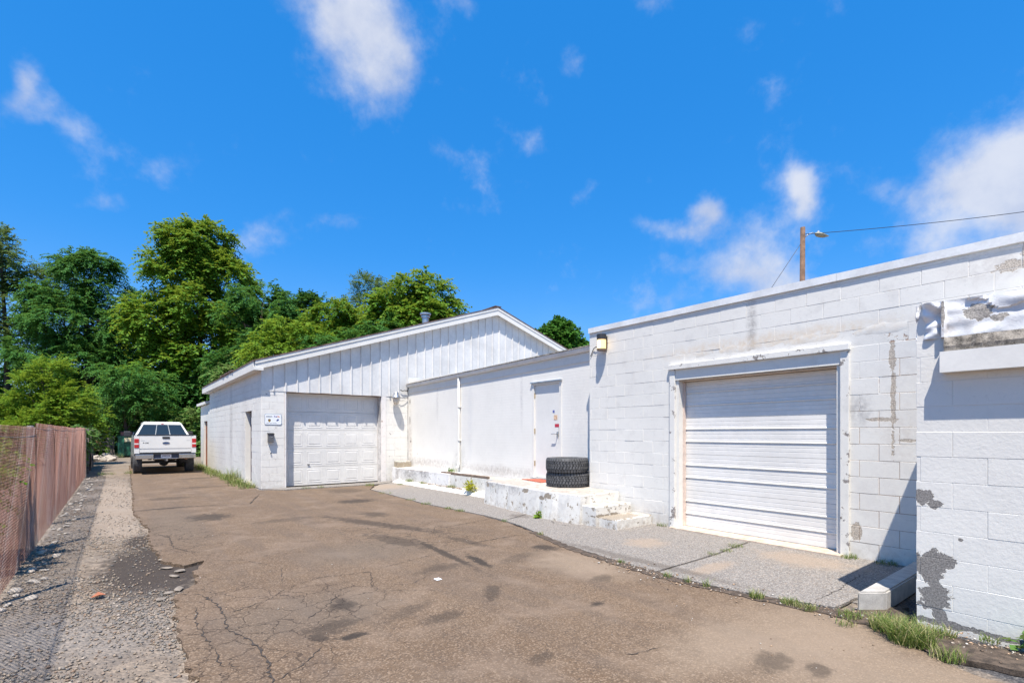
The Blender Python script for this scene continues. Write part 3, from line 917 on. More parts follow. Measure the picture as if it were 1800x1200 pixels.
bx('bottom_seal', (W + .178, D0 + .054, .029), (W + .199, D1 - .054, .0315), M_BLACK, door)

# lit lantern on that wall
L = thing('wall_lantern', 'lit black capped cylinder wall lantern high on the right block wall', 'wall lamp', (W, 6.33, 3.11))
lx = W - .10
B().lathe([(0.001, .20), (.088, .20), (.09, .30), (.001, .305)], (lx, 6.33, 3.11), n=20).obj('cap', M_BLACK, L)
B().lathe([(.001, 0), (.09, 0), (.09, .03), (.001, .032)], (lx, 6.33, 3.11), n=20).obj('base_ring', plain("bronze", (.18, .12, .07), .5), L)
g = mat_new("warm_lit_glass")
lw = g.node('ShaderNodeLayerWeight', {'Blend': 0.35}).outputs['Facing']
em = g.node('ShaderNodeEmission', {'Color': (1.0, .62, .22), 'Strength': 0.85})
df = g.node('ShaderNodeBsdfPrincipled', {'Base Color': (.75, .55, .25), 'Roughness': .3})
ad = g.node('ShaderNodeAddShader', {0: em.outputs[0], 1: df.outputs[0]})
g.node('ShaderNodeOutputMaterial', {0: ad.outputs[0]})
B().lathe([(.082, .032), (.082, .20)], (lx, 6.33, 3.11), n=20).obj('glass', g.mat, L, True)
g2 = mat_new("lamp_bulb")
g2.node('ShaderNodeOutputMaterial', {0: g2.node('ShaderNodeEmission', {'Color': (1, .88, .62), 'Strength': 5.0}).outputs[0]})
B().tube([(lx - .083, 6.32, 3.16), (lx - .083, 6.32, 3.28)], .022, 10).obj('bulb', g2.mat, L)
bx('back_plate', (W - .025, 6.27, 3.15), (W - .004, 6.39, 3.38), M_BLACK, L)
cb = B().tube([(W - .02, 6.43, 3.2), (W - .035, 6.53, 3.21), (W - .02, 6.6, 3.19), (W - .012, 6.69, 3.05)], .008, 6)
tag(cb.obj('lantern_cable', M_BLACK), 'thin loose cable running from the lit lantern to the gutter end', 'cable')

# ------------------------------------------------------------------ the low annex nearest the camera
AX, AY, AZ = 5.19, 1.18, 2.60
T = thing('block_annex', 'low white block annex with peeling corner, torn flashing and shallow canopy', 'building', (AX, 0, 0))
wb = B()
wb.box((AX + .0022, -5.5, -.1), (W - .02, AY - .006, AZ - .03))
wb.obj('wall', M_WALL2, T)
block_wall(T, 'X', AX, -1.9, AY, -.06, 2.30, [], M_WALL2, 9, shift=.2)
# its far end, facing the roller door
# torn, lumpy flashing and patched render along the top
M_TORN = paint("torn_flashing", (0.74, 0.745, 0.75), 0.5, peel=[((5.19, .80, 2.48), (.3, .09, .06)), ((5.19, .68, 2.42), (.3, .05, .03)), ((5.19, 1.0, 2.5), (.3, .012, .12))], stain=[((5.19, 1.17, 2.5), (.3, .03, .12), (.2, .17, .17), .8), ((5.19, .98, 2.38), (.3, .05, .04), (.2, .17, .16), .7)], under=(0.36, .33, .29), bstr=.6)
from mathutils import noise as mnoise
b = B()
ny, nz = 150, 26
y0, y1, zz0, zz1 = AY, -1.9, 2.315, 2.60
for i in range(ny + 1):
    y = y0 + (y1 - y0) * (i / ny) ** 1.25
    s = AY - y
    for j in range(nz + 1):
        t_ = j / nz
        z = zz0 + (zz1 - zz0) * t_
        q = Vector((0, y * 6.0, z * 9.0))
        if s < .17:                                    # the crumpled end roll
            c = (s / .17 - .5) * 2
            dp = .045 * math.sqrt(max(0, 1 - c * c)) * (.4 + .9 * t_) + .035 * mnoise.noise(q * 1.8) - .05 * math.exp(-((s - .03) / .02) ** 2)
            dp -= .04 * max(0, .5 - abs(t_ - .45)) * (1 if s > .03 else 0)
        elif s < .20:
            dp = .050
        else:
            dp = .012 + .018 * mnoise.noise(q * 1.2) + .02 * max(0, mnoise.noise(Vector((3, y * 3.1, z * 5)))) * (1 - t_)
            dp += .015 * (1 if (mnoise.noise(Vector((7, y * 4.0, z * 6))) > .12) else 0)
        top = .02 * mnoise.noise(Vector((1, y * 5, 0))) * t_
        b.v.append((AX - dp, y, z + top))
for i in range(ny):
    for j in range(nz):
        a = i * (nz + 1) + j
        b.f.append((a, a + 1, a + nz + 2, a + nz + 1))
n0 = len(b.v)                                          # return the sheet over the roof edge and down the hidden end
for i in range(ny + 1):
    p = b.v[i * (nz + 1) + nz]
    b.v.append((W - .02, p[1], 2.62))
for i in range(ny):
    b.f.append((i * (nz + 1) + nz, n0 + i, n0 + i + 1, (i + 1) * (nz + 1) + nz))
n1 = len(b.v)
for j in range(nz + 1):
    b.v.append((W - .02, AY, b.v[j][2]))
for j in range(nz):
    b.f.append((j, j + 1, n1 + j + 1, n1 + j))
b.obj('torn_flashing', M_TORN, T, smooth=False)
# canopy: mossy slab edge above a plain white fascia box
b = B()
nn = 90
for i in range(nn + 1):
    y = .985 - i * .032
    e = .012 * mnoise.noise(Vector((0, y * 22, 0)))
    e2 = .014 * mnoise.noise(Vector((5, y * 25, 2)))
    b.v += [(AX - .085 + e, y, 2.195), (AX - .095 + e2, y, 2.235), (AX - .085 - e, y, 2.275), (AX - .075 + e2, y, 2.305 + e), (AX + .005, y, 2.315), (AX + .005, y, 2.195)]
for i in range(nn):
    for k in range(6):
        a = i * 6
        b.f.append((a + k, a + (k + 1) % 6, a + 6 + (k + 1) % 6, a + 6 + k))
b.f += [tuple(range(6)), tuple(nn * 6 + k for k in range(6))]
b.obj('canopy_slab', M_MOSS, T)
bx('canopy_fascia', (AX - .115, 1.005, 2.03), (AX - .004, -2.2, 2.193), plain("cream_white_panel", (0.72, 0.70, 0.65), .5, var=.05, scale=3), T)
bx('roof', (AX + .02, -5.4, 2.575), (W - .03, AY - .02, 2.612), M_ROOF, T)

# ------------------------------------------------------------------ the low middle building
MX = 7.68
T = thing('middle_building', 'low white middle building with sagging gutter and steel door above the platform', 'building', (MX, 11, 0))
DY0, DY1, DB, DT = 7.99, 8.93, 0.53, 2.72
wb = B()
wb.box((MX, 6.73, -.1), (MX + .25, DY0, 3.3)).box((MX, DY1, -.1), (MX + .25, 15.34, 3.3)).box((MX, DY0, DT), (MX + .25, DY1, 3.3)).box((MX, DY0, -.1), (MX + .25, DY1, DB))
wb.obj('wall', M_STUC, T)


def zg(y): return 3.08 + (15.34 - y) * 0.0195


def runY(name, prof, mat, y0=6.76, y1=15.30, zf=zg):
    """a profile (x, dz) run along Y at the sagging gutter's height"""
    n_ = len(prof)
    v = [(x, y0, zf(y0) + dz) for x, dz in prof] + [(x, y1, zf(y1) + dz) for x, dz in prof]
    f = [tuple(range(n_)), tuple(range(2 * n_ - 1, n_ - 1, -1))] + [(i, (i + 1) % n_, n_ + (i + 1) % n_, n_ + i) for i in range(n_)]
    return obj(name, v, f, mat, T)


runY('trim_board', [(MX - .022, -.19), (MX - .001, -.19), (MX - .001, -.005), (MX - .022, -.005)], M_TRIM)
runY('gutter', [(MX - .115, .085), (MX - .105, .055), (MX - .085, .012), (MX - .03, 0), (MX - .003, 0), (MX - .003, .02), (MX - .026, .02), (MX - .076, .028), (MX - .096, .06), (MX - .103, .088)], M_METALW, 6.75)
runY('roof_edge', [(MX - .085, .10), (MX + .12, .10), (MX + .12, .155), (MX - .085, .128)], M_MOSS, 6.755)
v = [(MX + .05, 6.74, 3.40), (20, 6.74, 3.44), (20, 15.33, 3.44), (MX + .05, 15.33, 3.235)]
obj('roof', v + [(a, b_, c - .08) for a, b_, c in v], [(0, 1, 2, 3), (7, 6, 5, 4), (0, 4, 5, 1), (1, 5, 6, 2), (2, 6, 7, 3), (3, 7, 4, 0)], M_ROOF, T)
# gutter end cap and flared end
B().tube([(MX - .06, 6.745, zg(6.75) + .05), (MX - .09, 6.735, zg(6.75) + .03), (MX - .10, 6.735, zg(6.75) - .04)], [.045, .03, .012], 8).obj('gutter_end', M_METALW, T)
ds = B().tube([(MX - .05, 12.1, zg(12.1)), (MX - .05, 12.1, 2.0), (MX - .05, 12.1, .70), (MX - .07, 12.1, .62), (MX - .14, 12.1, .57)], .035, 10).obj('downspout', M_TRIM, T, True)
for z in (2.3, 1.35):
    bx('bracket', (MX - .088, 12.05, z), (MX - .001, 12.15, z + .03), M_TRIM, ds)
# steel door
dr = bx('steel_door', (MX + .03, DY0 + .045, DB + .01), (MX + .07, DY1 - .045, DT - .045), plain("pale_grey_door", (.70, .685, .65), .45, var=.04, scale=2, bstr=.04), T)
fr = B().box((MX - .012, DY0 - .03, DB), (MX + .075, DY0 + .042, DT)).box((MX - .012, DY1 - .042, DB), (MX + .075, DY1 + .03, DT)).box((MX - .011, DY0 + .0425, DT - .042), (MX + .074, DY1 - .0425, DT - .001))
fr.obj('door_frame', M_TRIM, T)
bx('drip_cap', (MX - .05, DY0 - .05, DT + .002), (MX - .002, DY1 + .05, DT + .030), M_GALV, T)
for z in (.80, 1.55, 2.38):
    bx('hinge', (MX + .005, DY1 - .052, z), (MX + .034, DY1 - .038, z + .12), M_BRASS, dr)
hd = B().box((MX + .012, DY0 + .10, 1.50), (MX + .031, DY0 + .15, 1.60)).tube([(MX + .02, DY0 + .12, 1.55), (MX - .045, DY0 + .12, 1.55), (MX - .05, DY0 + .13, 1.55), (MX - .05, DY0 + .25, 1.545)], .011, 8)
hd.obj('handle', M_GALV, dr)
bx('strike_plate', (MX - .002, DY0 + .043, 1.42), (MX + .028, DY0 + .062, 1.68), M_BRASS, dr)
bx('sticker', (MX + .026, DY0 + .23, 2.02), (MX + .0295, DY0 + .29, 2.08), plain("blue_sticker", (.10, .13, .35), .5), dr)
bx('sticker', (MX + .026, DY0 + .14, 1.86), (MX + .0295, DY0 + .25, 1.97), plain("orange_sticker", (.75, .50, .33), .5, var=.4, scale=25), dr)
bx('sticker', (MX + .026, DY0 + .08, 1.70), (MX + .0295, DY0 + .22, 1.77), plain("red_sticker", (.50, .03, .06), .5, var=.3, scale=40), dr)
bx('door_sill', (MX - .06, DY0 - .02, DB - .028), (MX + .03, DY1 + .02, DB - .002), M_GALV, T)

# ------------------------------------------------------------------ platform, steps, ledge
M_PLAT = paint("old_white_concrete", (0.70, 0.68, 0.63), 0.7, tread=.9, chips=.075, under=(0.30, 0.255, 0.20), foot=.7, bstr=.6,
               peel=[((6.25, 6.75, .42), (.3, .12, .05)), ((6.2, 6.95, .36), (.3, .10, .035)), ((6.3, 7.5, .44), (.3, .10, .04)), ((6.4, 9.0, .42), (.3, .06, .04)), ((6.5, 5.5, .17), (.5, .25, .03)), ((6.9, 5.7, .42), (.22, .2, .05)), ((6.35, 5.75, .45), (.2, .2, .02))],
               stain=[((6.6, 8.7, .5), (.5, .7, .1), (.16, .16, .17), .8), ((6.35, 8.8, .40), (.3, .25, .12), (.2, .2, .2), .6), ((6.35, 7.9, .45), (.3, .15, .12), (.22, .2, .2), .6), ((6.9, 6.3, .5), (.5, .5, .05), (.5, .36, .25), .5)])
T = thing('loading_platform', 'white painted concrete loading platform with peeling edges below the steel door', 'platform', (6.9, 7.3, 0))
pt = jag([(6.46, 9.12), (6.30, 7.9), (6.17, 6.75), (6.22, 5.98), (7.21, 5.98), (7.21, 6.71), (7.67, 6.75), (7.67, 9.12)], .12, .012, 31, True)
pb = [(p.x - (.055 if p.x < 6.6 else 0), p.y) for p in pt]
n_ = len(pt)
v = [(p[0], p[1], -.05) for p in pb] + [(p.x, p.y, .485) for p in pt]
cx_, cy_ = 6.95, 7.5
v += [(cx_ + (p.x - cx_) * .975, cy_ + (p.y - cy_) * .985, .502) for p in pt]
f = [tuple(range(2 * n_, 3 * n_)), tuple(range(n_ - 1, -1, -1))]
for i in range(n_):
    j = (i + 1) % n_
    f += [(i, j, n_ + j, n_ + i), (n_ + i, n_ + j, 2 * n_ + j, 2 * n_ + i)]
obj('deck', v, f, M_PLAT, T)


def step_(x0, x1, y0, y1, z, seed):
    q = jag([(x0, y0), (x1, y0), (x1, y1), (x0, y1)], .10, .008, seed, True)
    n_ = len(q)
    rr = random.Random(seed)
    cx, cy = (x0 + x1) / 2, (y0 + y1) / 2
    v = [(p.x, p.y, -.04) for p in q] + [(p.x, p.y, z - .012 - rr.uniform(0, .008)) for p in q] + [(cx + (p.x - cx) * .975, cy + (p.y - cy) * .94, z) for p in q]
    f = [tuple(range(2 * n_, 3 * n_)), tuple(range(n_ - 1, -1, -1))]
    for i in range(n_):
        j = (i + 1) % n_
        f += [(i, j, n_ + j, n_ + i), (n_ + i, n_ + j, 2 * n_ + j, 2 * n_ + i)]
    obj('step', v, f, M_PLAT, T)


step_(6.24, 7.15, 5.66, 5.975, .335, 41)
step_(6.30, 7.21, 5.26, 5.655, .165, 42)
T = thing('ledge', 'long low white ledge with streaked face along the middle building', 'ledge', (7.35, 12, 0))
q = jag([(7.02, 15.2), (7.10, 9.14)], .15, .012, 51) + [Vector((7.67, 9.14)), Vector((7.67, 15.2))]
B().prism([(p.x, p.y) for p in q[:len(q) // 2 + 3]] + [(7.67, (q[len(q) // 2 + 2]).y), (7.67, 15.2)], -.05, .46).obj('ledge_wall', paint("streaked_white", (.78, .77, .75), .5, chips=.05, foot=.8, stain=[((7.05, 14.0, .38), (.3, .5, .25), (.2, .19, .18), .9), ((7.05, 14.8, .3), (.3, .12, .4), (.25, .22, .2), .8), ((7.05, 13.1, .42), (.3, .25, .2), (.16, .15, .15), .9), ((7.4, 13.5, .5), (.5, 1.8, .08), (.35, .28, .24), .6)]), T)
q2 = q[len(q) // 2 + 2:-2]
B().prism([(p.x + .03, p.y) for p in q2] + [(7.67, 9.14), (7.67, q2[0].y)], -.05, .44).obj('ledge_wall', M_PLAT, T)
bd = B().box((7.13, 10.0, .445), (7.20, 12.25, .50), .006)
tag(bd.obj('edge_timber', plain("weathered_timber", (.20, .145, .11), .9, var=.35, scale=12, bstr=.6)), 'weathered brown timber lying along the ledge top', 'timber')
sk = B()
pp = jag([(6.88, 14.85), (6.93, 11.9), (6.94, 9.1)], .12, .02, 55)
for i, p in enumerate(pp):
    e = .012 * math.sin(i * 1.7)
    sk.v += [(p.x, p.y, .004), (p.x + .02, p.y, .022 + e * .3), (7.0, p.y, .085 + e), (7.15, p.y, .12 + e)]
for i in range(len(pp) - 1):
    for k in range(3):
        a = i * 4 + k
        sk.f.append((a, a + 1, a + 5, a + 4))
tag(sk.obj('painted_skirt', paint("skirt_white", (0.72, 0.70, 0.65), .25, chips=.02, under=(.3, .25, .2))), 'sloping white painted concrete skirt at the foot of the ledge', 'skirt')
o = B().box((7.12, 14.98, .462), (7.60, 15.24, .665), .015).obj('loose_block', paint("mossy_block", (.30, .25, .18), .5, chips=.05, under=(.12, .11, .08), stain=[((7.3, 14.98, .65), (.5, .3, .03), (.6, .6, .55), .8)]))
tag(o, 'loose brown concrete block on the ledge end by the garage corner', 'block')
o = B().prism([(7.12, 8.02), (7.50, 8.0), (7.64, 8.62), (7.30, 8.88)], .503, .516).obj('door_mat', plain("red_mat", (.42, .10, .055), .9, var=.35, scale=18, bstr=.5))
tag(o, 'faded red mat in front of the steel door', 'mat')

# wheel stop
o = B()
o.prism([(5.10, 1.57), (5.30, 1.41), (7.15, 1.40), (7.15, 1.57)], -.02, .165)
bmw = bmesh.new()
me = mesh('wheel_stop', o.v, o.f, plain("pale_concrete", (.40, .38, .35), .9, var=.14, scale=10, bstr=.5))
bmw.from_mesh(me)
bmesh.ops.bevel(bmw, geom=bmw.edges[:], offset=.014, segments=2, affect='EDGES')
bmw.to_mesh(me)
bmw.free()
tag(link('wheel_stop', me), 'concrete wheel stop running into the corner beside the annex', 'wheel stop')

# ------------------------------------------------------------------ the gabled garage at the back
GY, GX = 15.35, 3.17
APX, SL = 11.28, 0.331
T = thing('gabled_garage', 'white gabled garage with vertical metal siding and panelled overhead door', 'building', (8, 15.35, 0))


def ztop(x):                                           # top of the rake
    return 3.55 + SL * (min(x, 2 * APX - x) - 3.0)


XR = 2 * APX - GX
O0, O1, OZ, REC = 3.83, 6.72, 2.76, .28
SEND = 25.2
b = B()
b.box((GX + .007, GY + .007, -.1), (O0, GY + .25, 2.77)).box((O1, GY + .007, -.1), (7.68, GY + .25, 2.77)).box((7.68, GY + .01, -.1), (XR, GY + .25, 2.77))
b.obj('wall', M_JOINT3, T)
# gable backing
b = B().extrude([(GX + .01, GY + .012, 2.771), (XR, GY + .012, 2.771), (XR, GY + .012, ztop(XR) - .15), (APX, GY + .012, ztop(APX) - .15), (GX + .01, GY + .012, ztop(GX) - .15)], (0, .2, 0))
b.obj('wall', M_METALW, T)
SD0, SD1, SDZ = 16.62, 17.60, 2.26                      # side door opening
b = B()
b.box((GX + .007, GY + .26, -.1), (GX + .25, SD0, 3.32)).box((GX + .007, SD1, -.1), (GX + .25, SEND, 3.32)).box((GX + .007, SD0, SDZ), (GX + .25, SD1, 3.32))
b.obj('wall', M_JOINT3, T)
bx('wall', (XR - .25, GY + .26, -.1), (XR, SEND - .26, ztop(XR) - .15), M_WALL3, T)
bx('wall', (GX + .01, SEND - .25, -.1), (XR, SEND, 3.3), M_WALL3, T)
B().extrude([(GX + .01, SEND - .2, 3.301), (XR, SEND - .2, 3.301), (APX, SEND - .2, ztop(APX) - .15)], (0, .19, 0)).obj('wall', M_METALW, T)
n1 = block_wall(T, 'Y', GY, GX + .012, O0 - .045, 0, 2.76, [], M_WALL3, 12)
n2 = block_wall(T, 'Y', GY, O1 + .17, 7.66, 0, 2.76, [], M_WALL3, 13, shift=.1)
block_wall(T, 'X', GX, GY + .002, SEND, 0, 3.30, [(SD0, SD1, 0, SDZ)], M_WALL3, 14, limit=300 - n1 - n2, near=GY)
# side door in its recess
bx('side_door', (GX + .16, SD0 + .001, 0.0), (GX + .2, SD1 - .001, SDZ - .001), plain("dark_plum_door", (.06, .035, .05), .6), T)
bx('door_sill', (GX - .10, SD0 - .2, -.04), (GX + .158, SD1 + .15, .06), M_CONC, T, .01)
bx('door_reveal', (GX + .008, SD1 - .05, .061), (GX + .158, SD1 - .002, SDZ - .002), M_TRIM, T)
# overhead door
gd = bx('overhead_door', (O0 + .002, GY + REC + .045, 0.005), (O1 - .002, GY + REC + .06, OZ - .002), M_DOORW, T)
nsec, ncol = 5, 5
sh = (OZ - .012) / nsec
dented = random.Random(3)
for s in range(nsec):
    z0 = .008 + s * sh
    b = B()
    b.box((O0 + .006, GY + REC, z0), (O1 - .006, GY + REC + .043, z0 + sh - .007), .004)
    pw = (O1 - O0 - .05) / ncol
    for c in range(ncol):
        x0 = O0 + .025 + c * pw + .06
        x1 = x0 + pw - .12
        za, zb = z0 + .075, z0 + sh - .075
        yf = GY + REC
        # a rim, a groove and a raised field
        ring = lambda e, d: [(x0 + e, yf - d, za + e), (x1 - e, yf - d, za + e), (x1 - e, yf - d, zb - e), (x0 + e, yf - d, zb - e)]
        rs = [ring(0, -.001), ring(.010, .007), ring(.026, .001), ring(.050, .002), ring(.062, .007)]
        k = len(b.v)
        for q in rs: b.v += q
        for i in range(4):
            for e in range(4):
                b.f.append((k + i * 4 + e, k + i * 4 + (e + 1) % 4, k + i * 4 + 4 + (e + 1) % 4, k + i * 4 + 4 + e))
        b.f.append((k + 16, k + 17, k + 18, k + 19))
    b.obj('section', M_DOORW, gd)
bx('handle', (4.5, GY + REC - .03, .62), (4.56, GY + REC - .001, .64), M_BLACK, gd)
# trim round the opening
M_JAMB = paint("stained_jamb", (.74, .70, .66), .5, chips=.03, under=(.4, .3, .25))
bx('jamb', (O0 - .040, GY - .022, 0), (O0 - .001, GY + .02, OZ), M_JAMB, T)
bx('jamb', (O0 - .03, GY + .021, 0), (O0 - .0005, GY + REC + .04, OZ), M_JAMB, T)
bx('jamb', (O1 + .0005, GY - .018, 0), (O1 + .165, GY + .02, OZ), M_JAMB, T)
bx('jamb', (O1 + .0005, GY + .021, 0), (O1 + .03, GY + REC + .04, OZ), M_JAMB, T)
bx('head_jamb', (O0, GY + .008, OZ + .0005), (O1, GY + REC + .04, OZ + .0095), plain("brown_wood", (.40, .30, .24), .8), T)
# siding: one sheet between each pair of ribs
X = GX + .005
k = 0
ribs = []
while X < XR - .1:
    x1 = min(X + .32, XR - .02)
    zb = (2.762 + random.uniform(-.006, .010)) if X < 7.55 else 3.0
    a0, a1 = ztop(X) - .20, ztop(x1) - .20
    y = GY - .012
    poly = [(X + .002, y, zb), (x1 - .002, y, zb + random.uniform(-.004, .004)), (x1 - .002, y, a1)]
    if X < APX < x1: poly.append((APX, y, ztop(APX) - .20))
    poly.append((X + .002, y, a0))
    B().extrude(poly, (0, .014, 0)).obj('siding_sheet', M_METALW, T)
    if k:
        w_ = .020 if k % 2 else .026
        B().extrude([(X - w_, GY - .0125, zb - .003), (X - w_ * .6, GY - .042, zb - .003), (X + w_ * .6, GY - .042, zb - .003), (X + w_, GY - .0125, zb - .003)], (0, 0, ztop(X) - .205 - zb)).obj('rib', M_METALW, T)
    X = x1
    k += 1
# rakes, eave fascia and roof
OV = .21
for sgn in (1, -1):
    def P(x, dz): return (x if sgn > 0 else 2 * APX - x, GY - OV, ztop(x) + dz)
    B().extrude([P(2.98, -.24), P(APX - .002, -.27), P(APX - .002, -.001), P(2.98, -.001)], (0, .035, 0)).obj('rake_board', M_TRIM, T)
    B().extrude([P(2.98, -.075), P(APX - .002, -.075), P(APX - .002, .006), P(2.98, .006)], (0, -.018, 0)).obj('rake_trim', M_TRIM, T)
    def S(x, y, dz): return (x if sgn > 0 else 2 * APX - x, y, ztop(x) + dz)
    B().extrude([S(2.98, GY - OV + .036, -.20), S(APX - .002, GY - OV + .036, -.20), S(APX - .002, GY - OV + .036, -.185), S(2.98, GY - OV + .036, -.185)], (0, OV - .05, 0)).obj('soffit', M_TRIM, T)
    B().extrude([S(2.93, GY - OV - .03, .010), S(APX - .001, GY - OV - .03, .010), S(APX - .001, GY - OV - .03, .042), S(2.93, GY - OV - .03, .042)], (0, SEND + .5 - GY + OV, 0)).obj('roof', M_SHING, T)
bx('eave_fascia', (2.945, GY - OV + .037, 3.30), (2.975, SEND + .47, 3.545), M_TRIM, T)
bx('eave_return', (2.945, GY - OV - .02, 3.30), (3.19, GY - OV + .0365, 3.375), M_TRIM, T)
bx('soffit', (2.976, GY + .0, 3.30), (GX + .2, SEND + .4, 3.312), M_TRIM, T)
tn = B()
for i in range(9):
    tn.box((2.90 + .01 * (i % 3), 18.2 + i * .28, 3.565 + .004 * (i % 2)), (3.25, 18.42 + i * .28, 3.60 + .012 * ((i * 7) % 3)))
tn.obj('lifted_shingles', M_SHING, T)
B().lathe([(.12, -.2), (.12, .30), (.16, .30), (.16, .36), (.13, .38), (.20, .40), (.20, .46), (.001, .50)], (8.9, 16.4, ztop(8.9)), n=16).obj('roof_vent', M_GALV, T, False)
bx('ridge_cap', (APX - .14, GY - OV - .035, ztop(APX) + .030), (APX + .14, SEND + .5, ztop(APX) + .060), M_SHING, T)
bx('wall_flashing', (7.66, GY - .062, 3.20), (9.0, GY - .044, 3.44), M_FLASH, T)
# lean-to behind
lt = B().box((GX + .02, SEND + .005, -.1), (GX + 3, 26.05, 2.85)).box((GX + .02, 27.15, -.1), (GX + 3, 28.3, 2.85)).box((GX + .02, 26.05, 2.12), (GX + 3, 27.15, 2.85))
lt.obj('lean_to_wall', M_WALL3, T)
bx('lean_to_door', (GX + .09, 26.051, .1), (GX + .13, 27.149, 2.119), plain("rusty_brown_door", (.30, .11, .05), .7, var=.4, scale=5), T)
B().extrude([(GX - .12, SEND + .5, 2.86), (GX + 3.1, SEND + .5, 3.5), (GX + 3.1, SEND + .5, 3.56), (GX - .12, SEND + .5, 2.98)], (0, 2.9, 0)).obj('lean_to_roof', M_TRIM, T)

# barn lamp on the pier, its cable, mailbox and sign
L = thing('barn_lamp', 'galvanised barn lamp with ribbed glass jar beside the overhead door', 'wall lamp', (7.15, GY, 2.7))
lx, ly = 7.15, GY - .20
B().lathe([(.001, .30), (.05, .30), (.085, .26), (.09, .20), (.135, .13), (.15, .085), (.14, .085), (.08, .17), (.001, .18)], (lx, ly, 2.62), n=20).obj('shade', M_GALV, L, True)
g = mat_new("cloudy_glass")
finish(g, (.70, .62, .52), .15, None, Transmission_Weight=.35)
B().lathe([(.085, .12), (.10, .06), (.098, -.04), (.075, -.10), (.03, -.12), (.001, -.12)], (lx, ly, 2.62), n=18).obj('glass_jar', g.mat, L, True)
B().tube([(lx, ly, 2.84), (lx, GY - .1, 2.88), (lx, GY - .045, 2.86)], .018, 8).obj('arm', M_GALV, L)
cb = B().tube([(lx + .09, GY - .055, 2.70), (lx + .22, GY - .055, 2.63), (lx + .33, GY - .056, 2.66), (lx + .42, GY - .056, 2.74), (lx + .47, GY - .058, 2.80)], .008, 6)
tag(cb.obj('lamp_cable', plain("grey_cable", (.35, .34, .33), .6)), 'grey cable drooping from the barn lamp to the wall corner', 'cable')
cb = B().tube([(lx + .22, GY - .06, 3.0), (lx + .30, GY - .065, 2.96), (lx + .36, GY - .07, 2.99), (lx + .47, GY - .07, 2.97), (lx + .50, GY - .065, 3.08)], .014, 6)
tag(cb.obj('cable_splice', M_BLACK), 'tangle of dark spliced cable at the gutter end beside the siding', 'cable')
T2 = thing('mailbox', 'small dark grey wall mailbox below the courier sign', 'mailbox', (3.41, GY, 1.31))
B().box((3.335, GY - .11, 1.31), (3.485, GY - .008, 1.53), .006).obj('body', plain("dark_grey_enamel", (.115, .115, .12), .5, var=.3, scale=20), T2)
B().extrude([(3.325, GY - .125, 1.532), (3.325, GY - .008, 1.56), (3.325, GY - .008, 1.575), (3.325, GY - .13, 1.55)], (.17, 0, 0)).obj('lid', M_BLACK, T2)
B().tube([(3.435, GY - .111, 1.455), (3.435, GY - .118, 1.455)], .012, 10).obj('lock', plain("bright_chrome", (.9, .9, .9), .15, 1.0), T2)
S_ = thing('courier_sign', 'small rounded white sign with courier emblems on the left pier', 'sign', (3.48, GY, 1.8))


def rrect(x0, x1, z0, z1, r, y, n_=5):
    pts = []
    for cx, cz, a0 in ((x1 - r, z1 - r, 0), (x0 + r, z1 - r, 90), (x0 + r, z0 + r, 180), (x1 - r, z0 + r, 270)):
        for i in range(n_ + 1):
            a = R(a0 + 90 * i / n_)
            pts.append((cx + r * math.cos(a), y, cz + r * math.sin(a)))
    return pts


B().extrude(rrect(3.262, 3.708, 1.803, 2.107, .03, GY - .012), (0, .008, 0)).obj('border', plain("slate_blue", (.22, .28, .36), .4), S_)
B().extrude(rrect(3.272, 3.698, 1.813, 2.097, .025, GY - .0145), (0, .002, 0)).obj('panel', plain("sign_white", (.78, .80, .82), .35, var=.04), S_)


def text(s, size, loc, mat, parent, name='lettering', bold=.0):
    cu = bpy.data.curves.new(name, 'FONT')
    cu.body = s
    cu.size = size
    cu.extrude = .0008
    cu.offset = bold
    t = bpy.data.objects.new(name, cu)
    COL.objects.link(t)
    bpy.context.view_layer.update()
    me = bpy.data.meshes.new_from_object(t.evaluated_get(bpy.context.evaluated_depsgraph_get()))
    bpy.data.objects.remove(t)
    me.transform(Matrix.Rotation(R(90), 4, 'X'))
    me.materials.clear()
    me.materials.append(mat)
    return link(name, me, parent, loc)


M_INK = plain("black_ink", (.03, .03, .035), .5)
M_INKB = plain("navy_ink", (.03, .05, .20), .5)
M_INKP = plain("purple_ink", (.10, .03, .22), .5)
yy_ = GY - .0155
text("amazon", .052, (3.30, yy_, 2.025), M_INK, S_, bold=.0012)
text("Fed", .056, (3.505, yy_, 2.02), M_INKP, S_, bold=.0016)
text("Ex", .056, (3.598, yy_, 2.02), plain("orange_ink", (.75, .20, .03), .5), S_, bold=.0016)
B().extrude([(3.35, yy_, 1.96), (3.385, yy_, 1.968), (3.42, yy_, 1.96), (3.42, yy_, 1.915), (3.405, yy_, 1.89), (3.385, yy_, 1.878), (3.365, yy_, 1.89), (3.35, yy_, 1.915)], (0, .001, 0)).obj('shield_emblem', plain("brown_shield", (.13, .075, .03), .5), S_)
text("ups", .034, (3.3575, yy_ - .001, 1.908), plain("gold_ink", (.75, .45, .06), .5), S_, bold=.0008)
B().extrude([(3.56, yy_, 1.91), (3.59, yy_, 1.965), (3.64, yy_, 1.965), (3.635, yy_, 1.935), (3.60, yy_, 1.925), (3.625, yy_, 1.91)], (0, .001, 0)).obj('eagle_emblem', M_INKB, S_)
b = B()
for i, (a, c) in enumerate([(3.30, 3.375), (3.385, 3.455), (3.465, 3.575)]):
    b.box((a, yy_, 1.842 + .001 * i), (c, yy_ + .001, 1.856))
b.obj('small_print', plain("grey_ink", (.25, .27, .28), .5), S_)
# small hose bib under the mailbox
tag(B().tube([(3.42, GY + .0, 1.0), (3.42, GY - .04, 1.0)], .015, 8).obj('wall_stub', M_BLACK), 'short dark pipe stub in the pier below the mailbox', 'pipe')

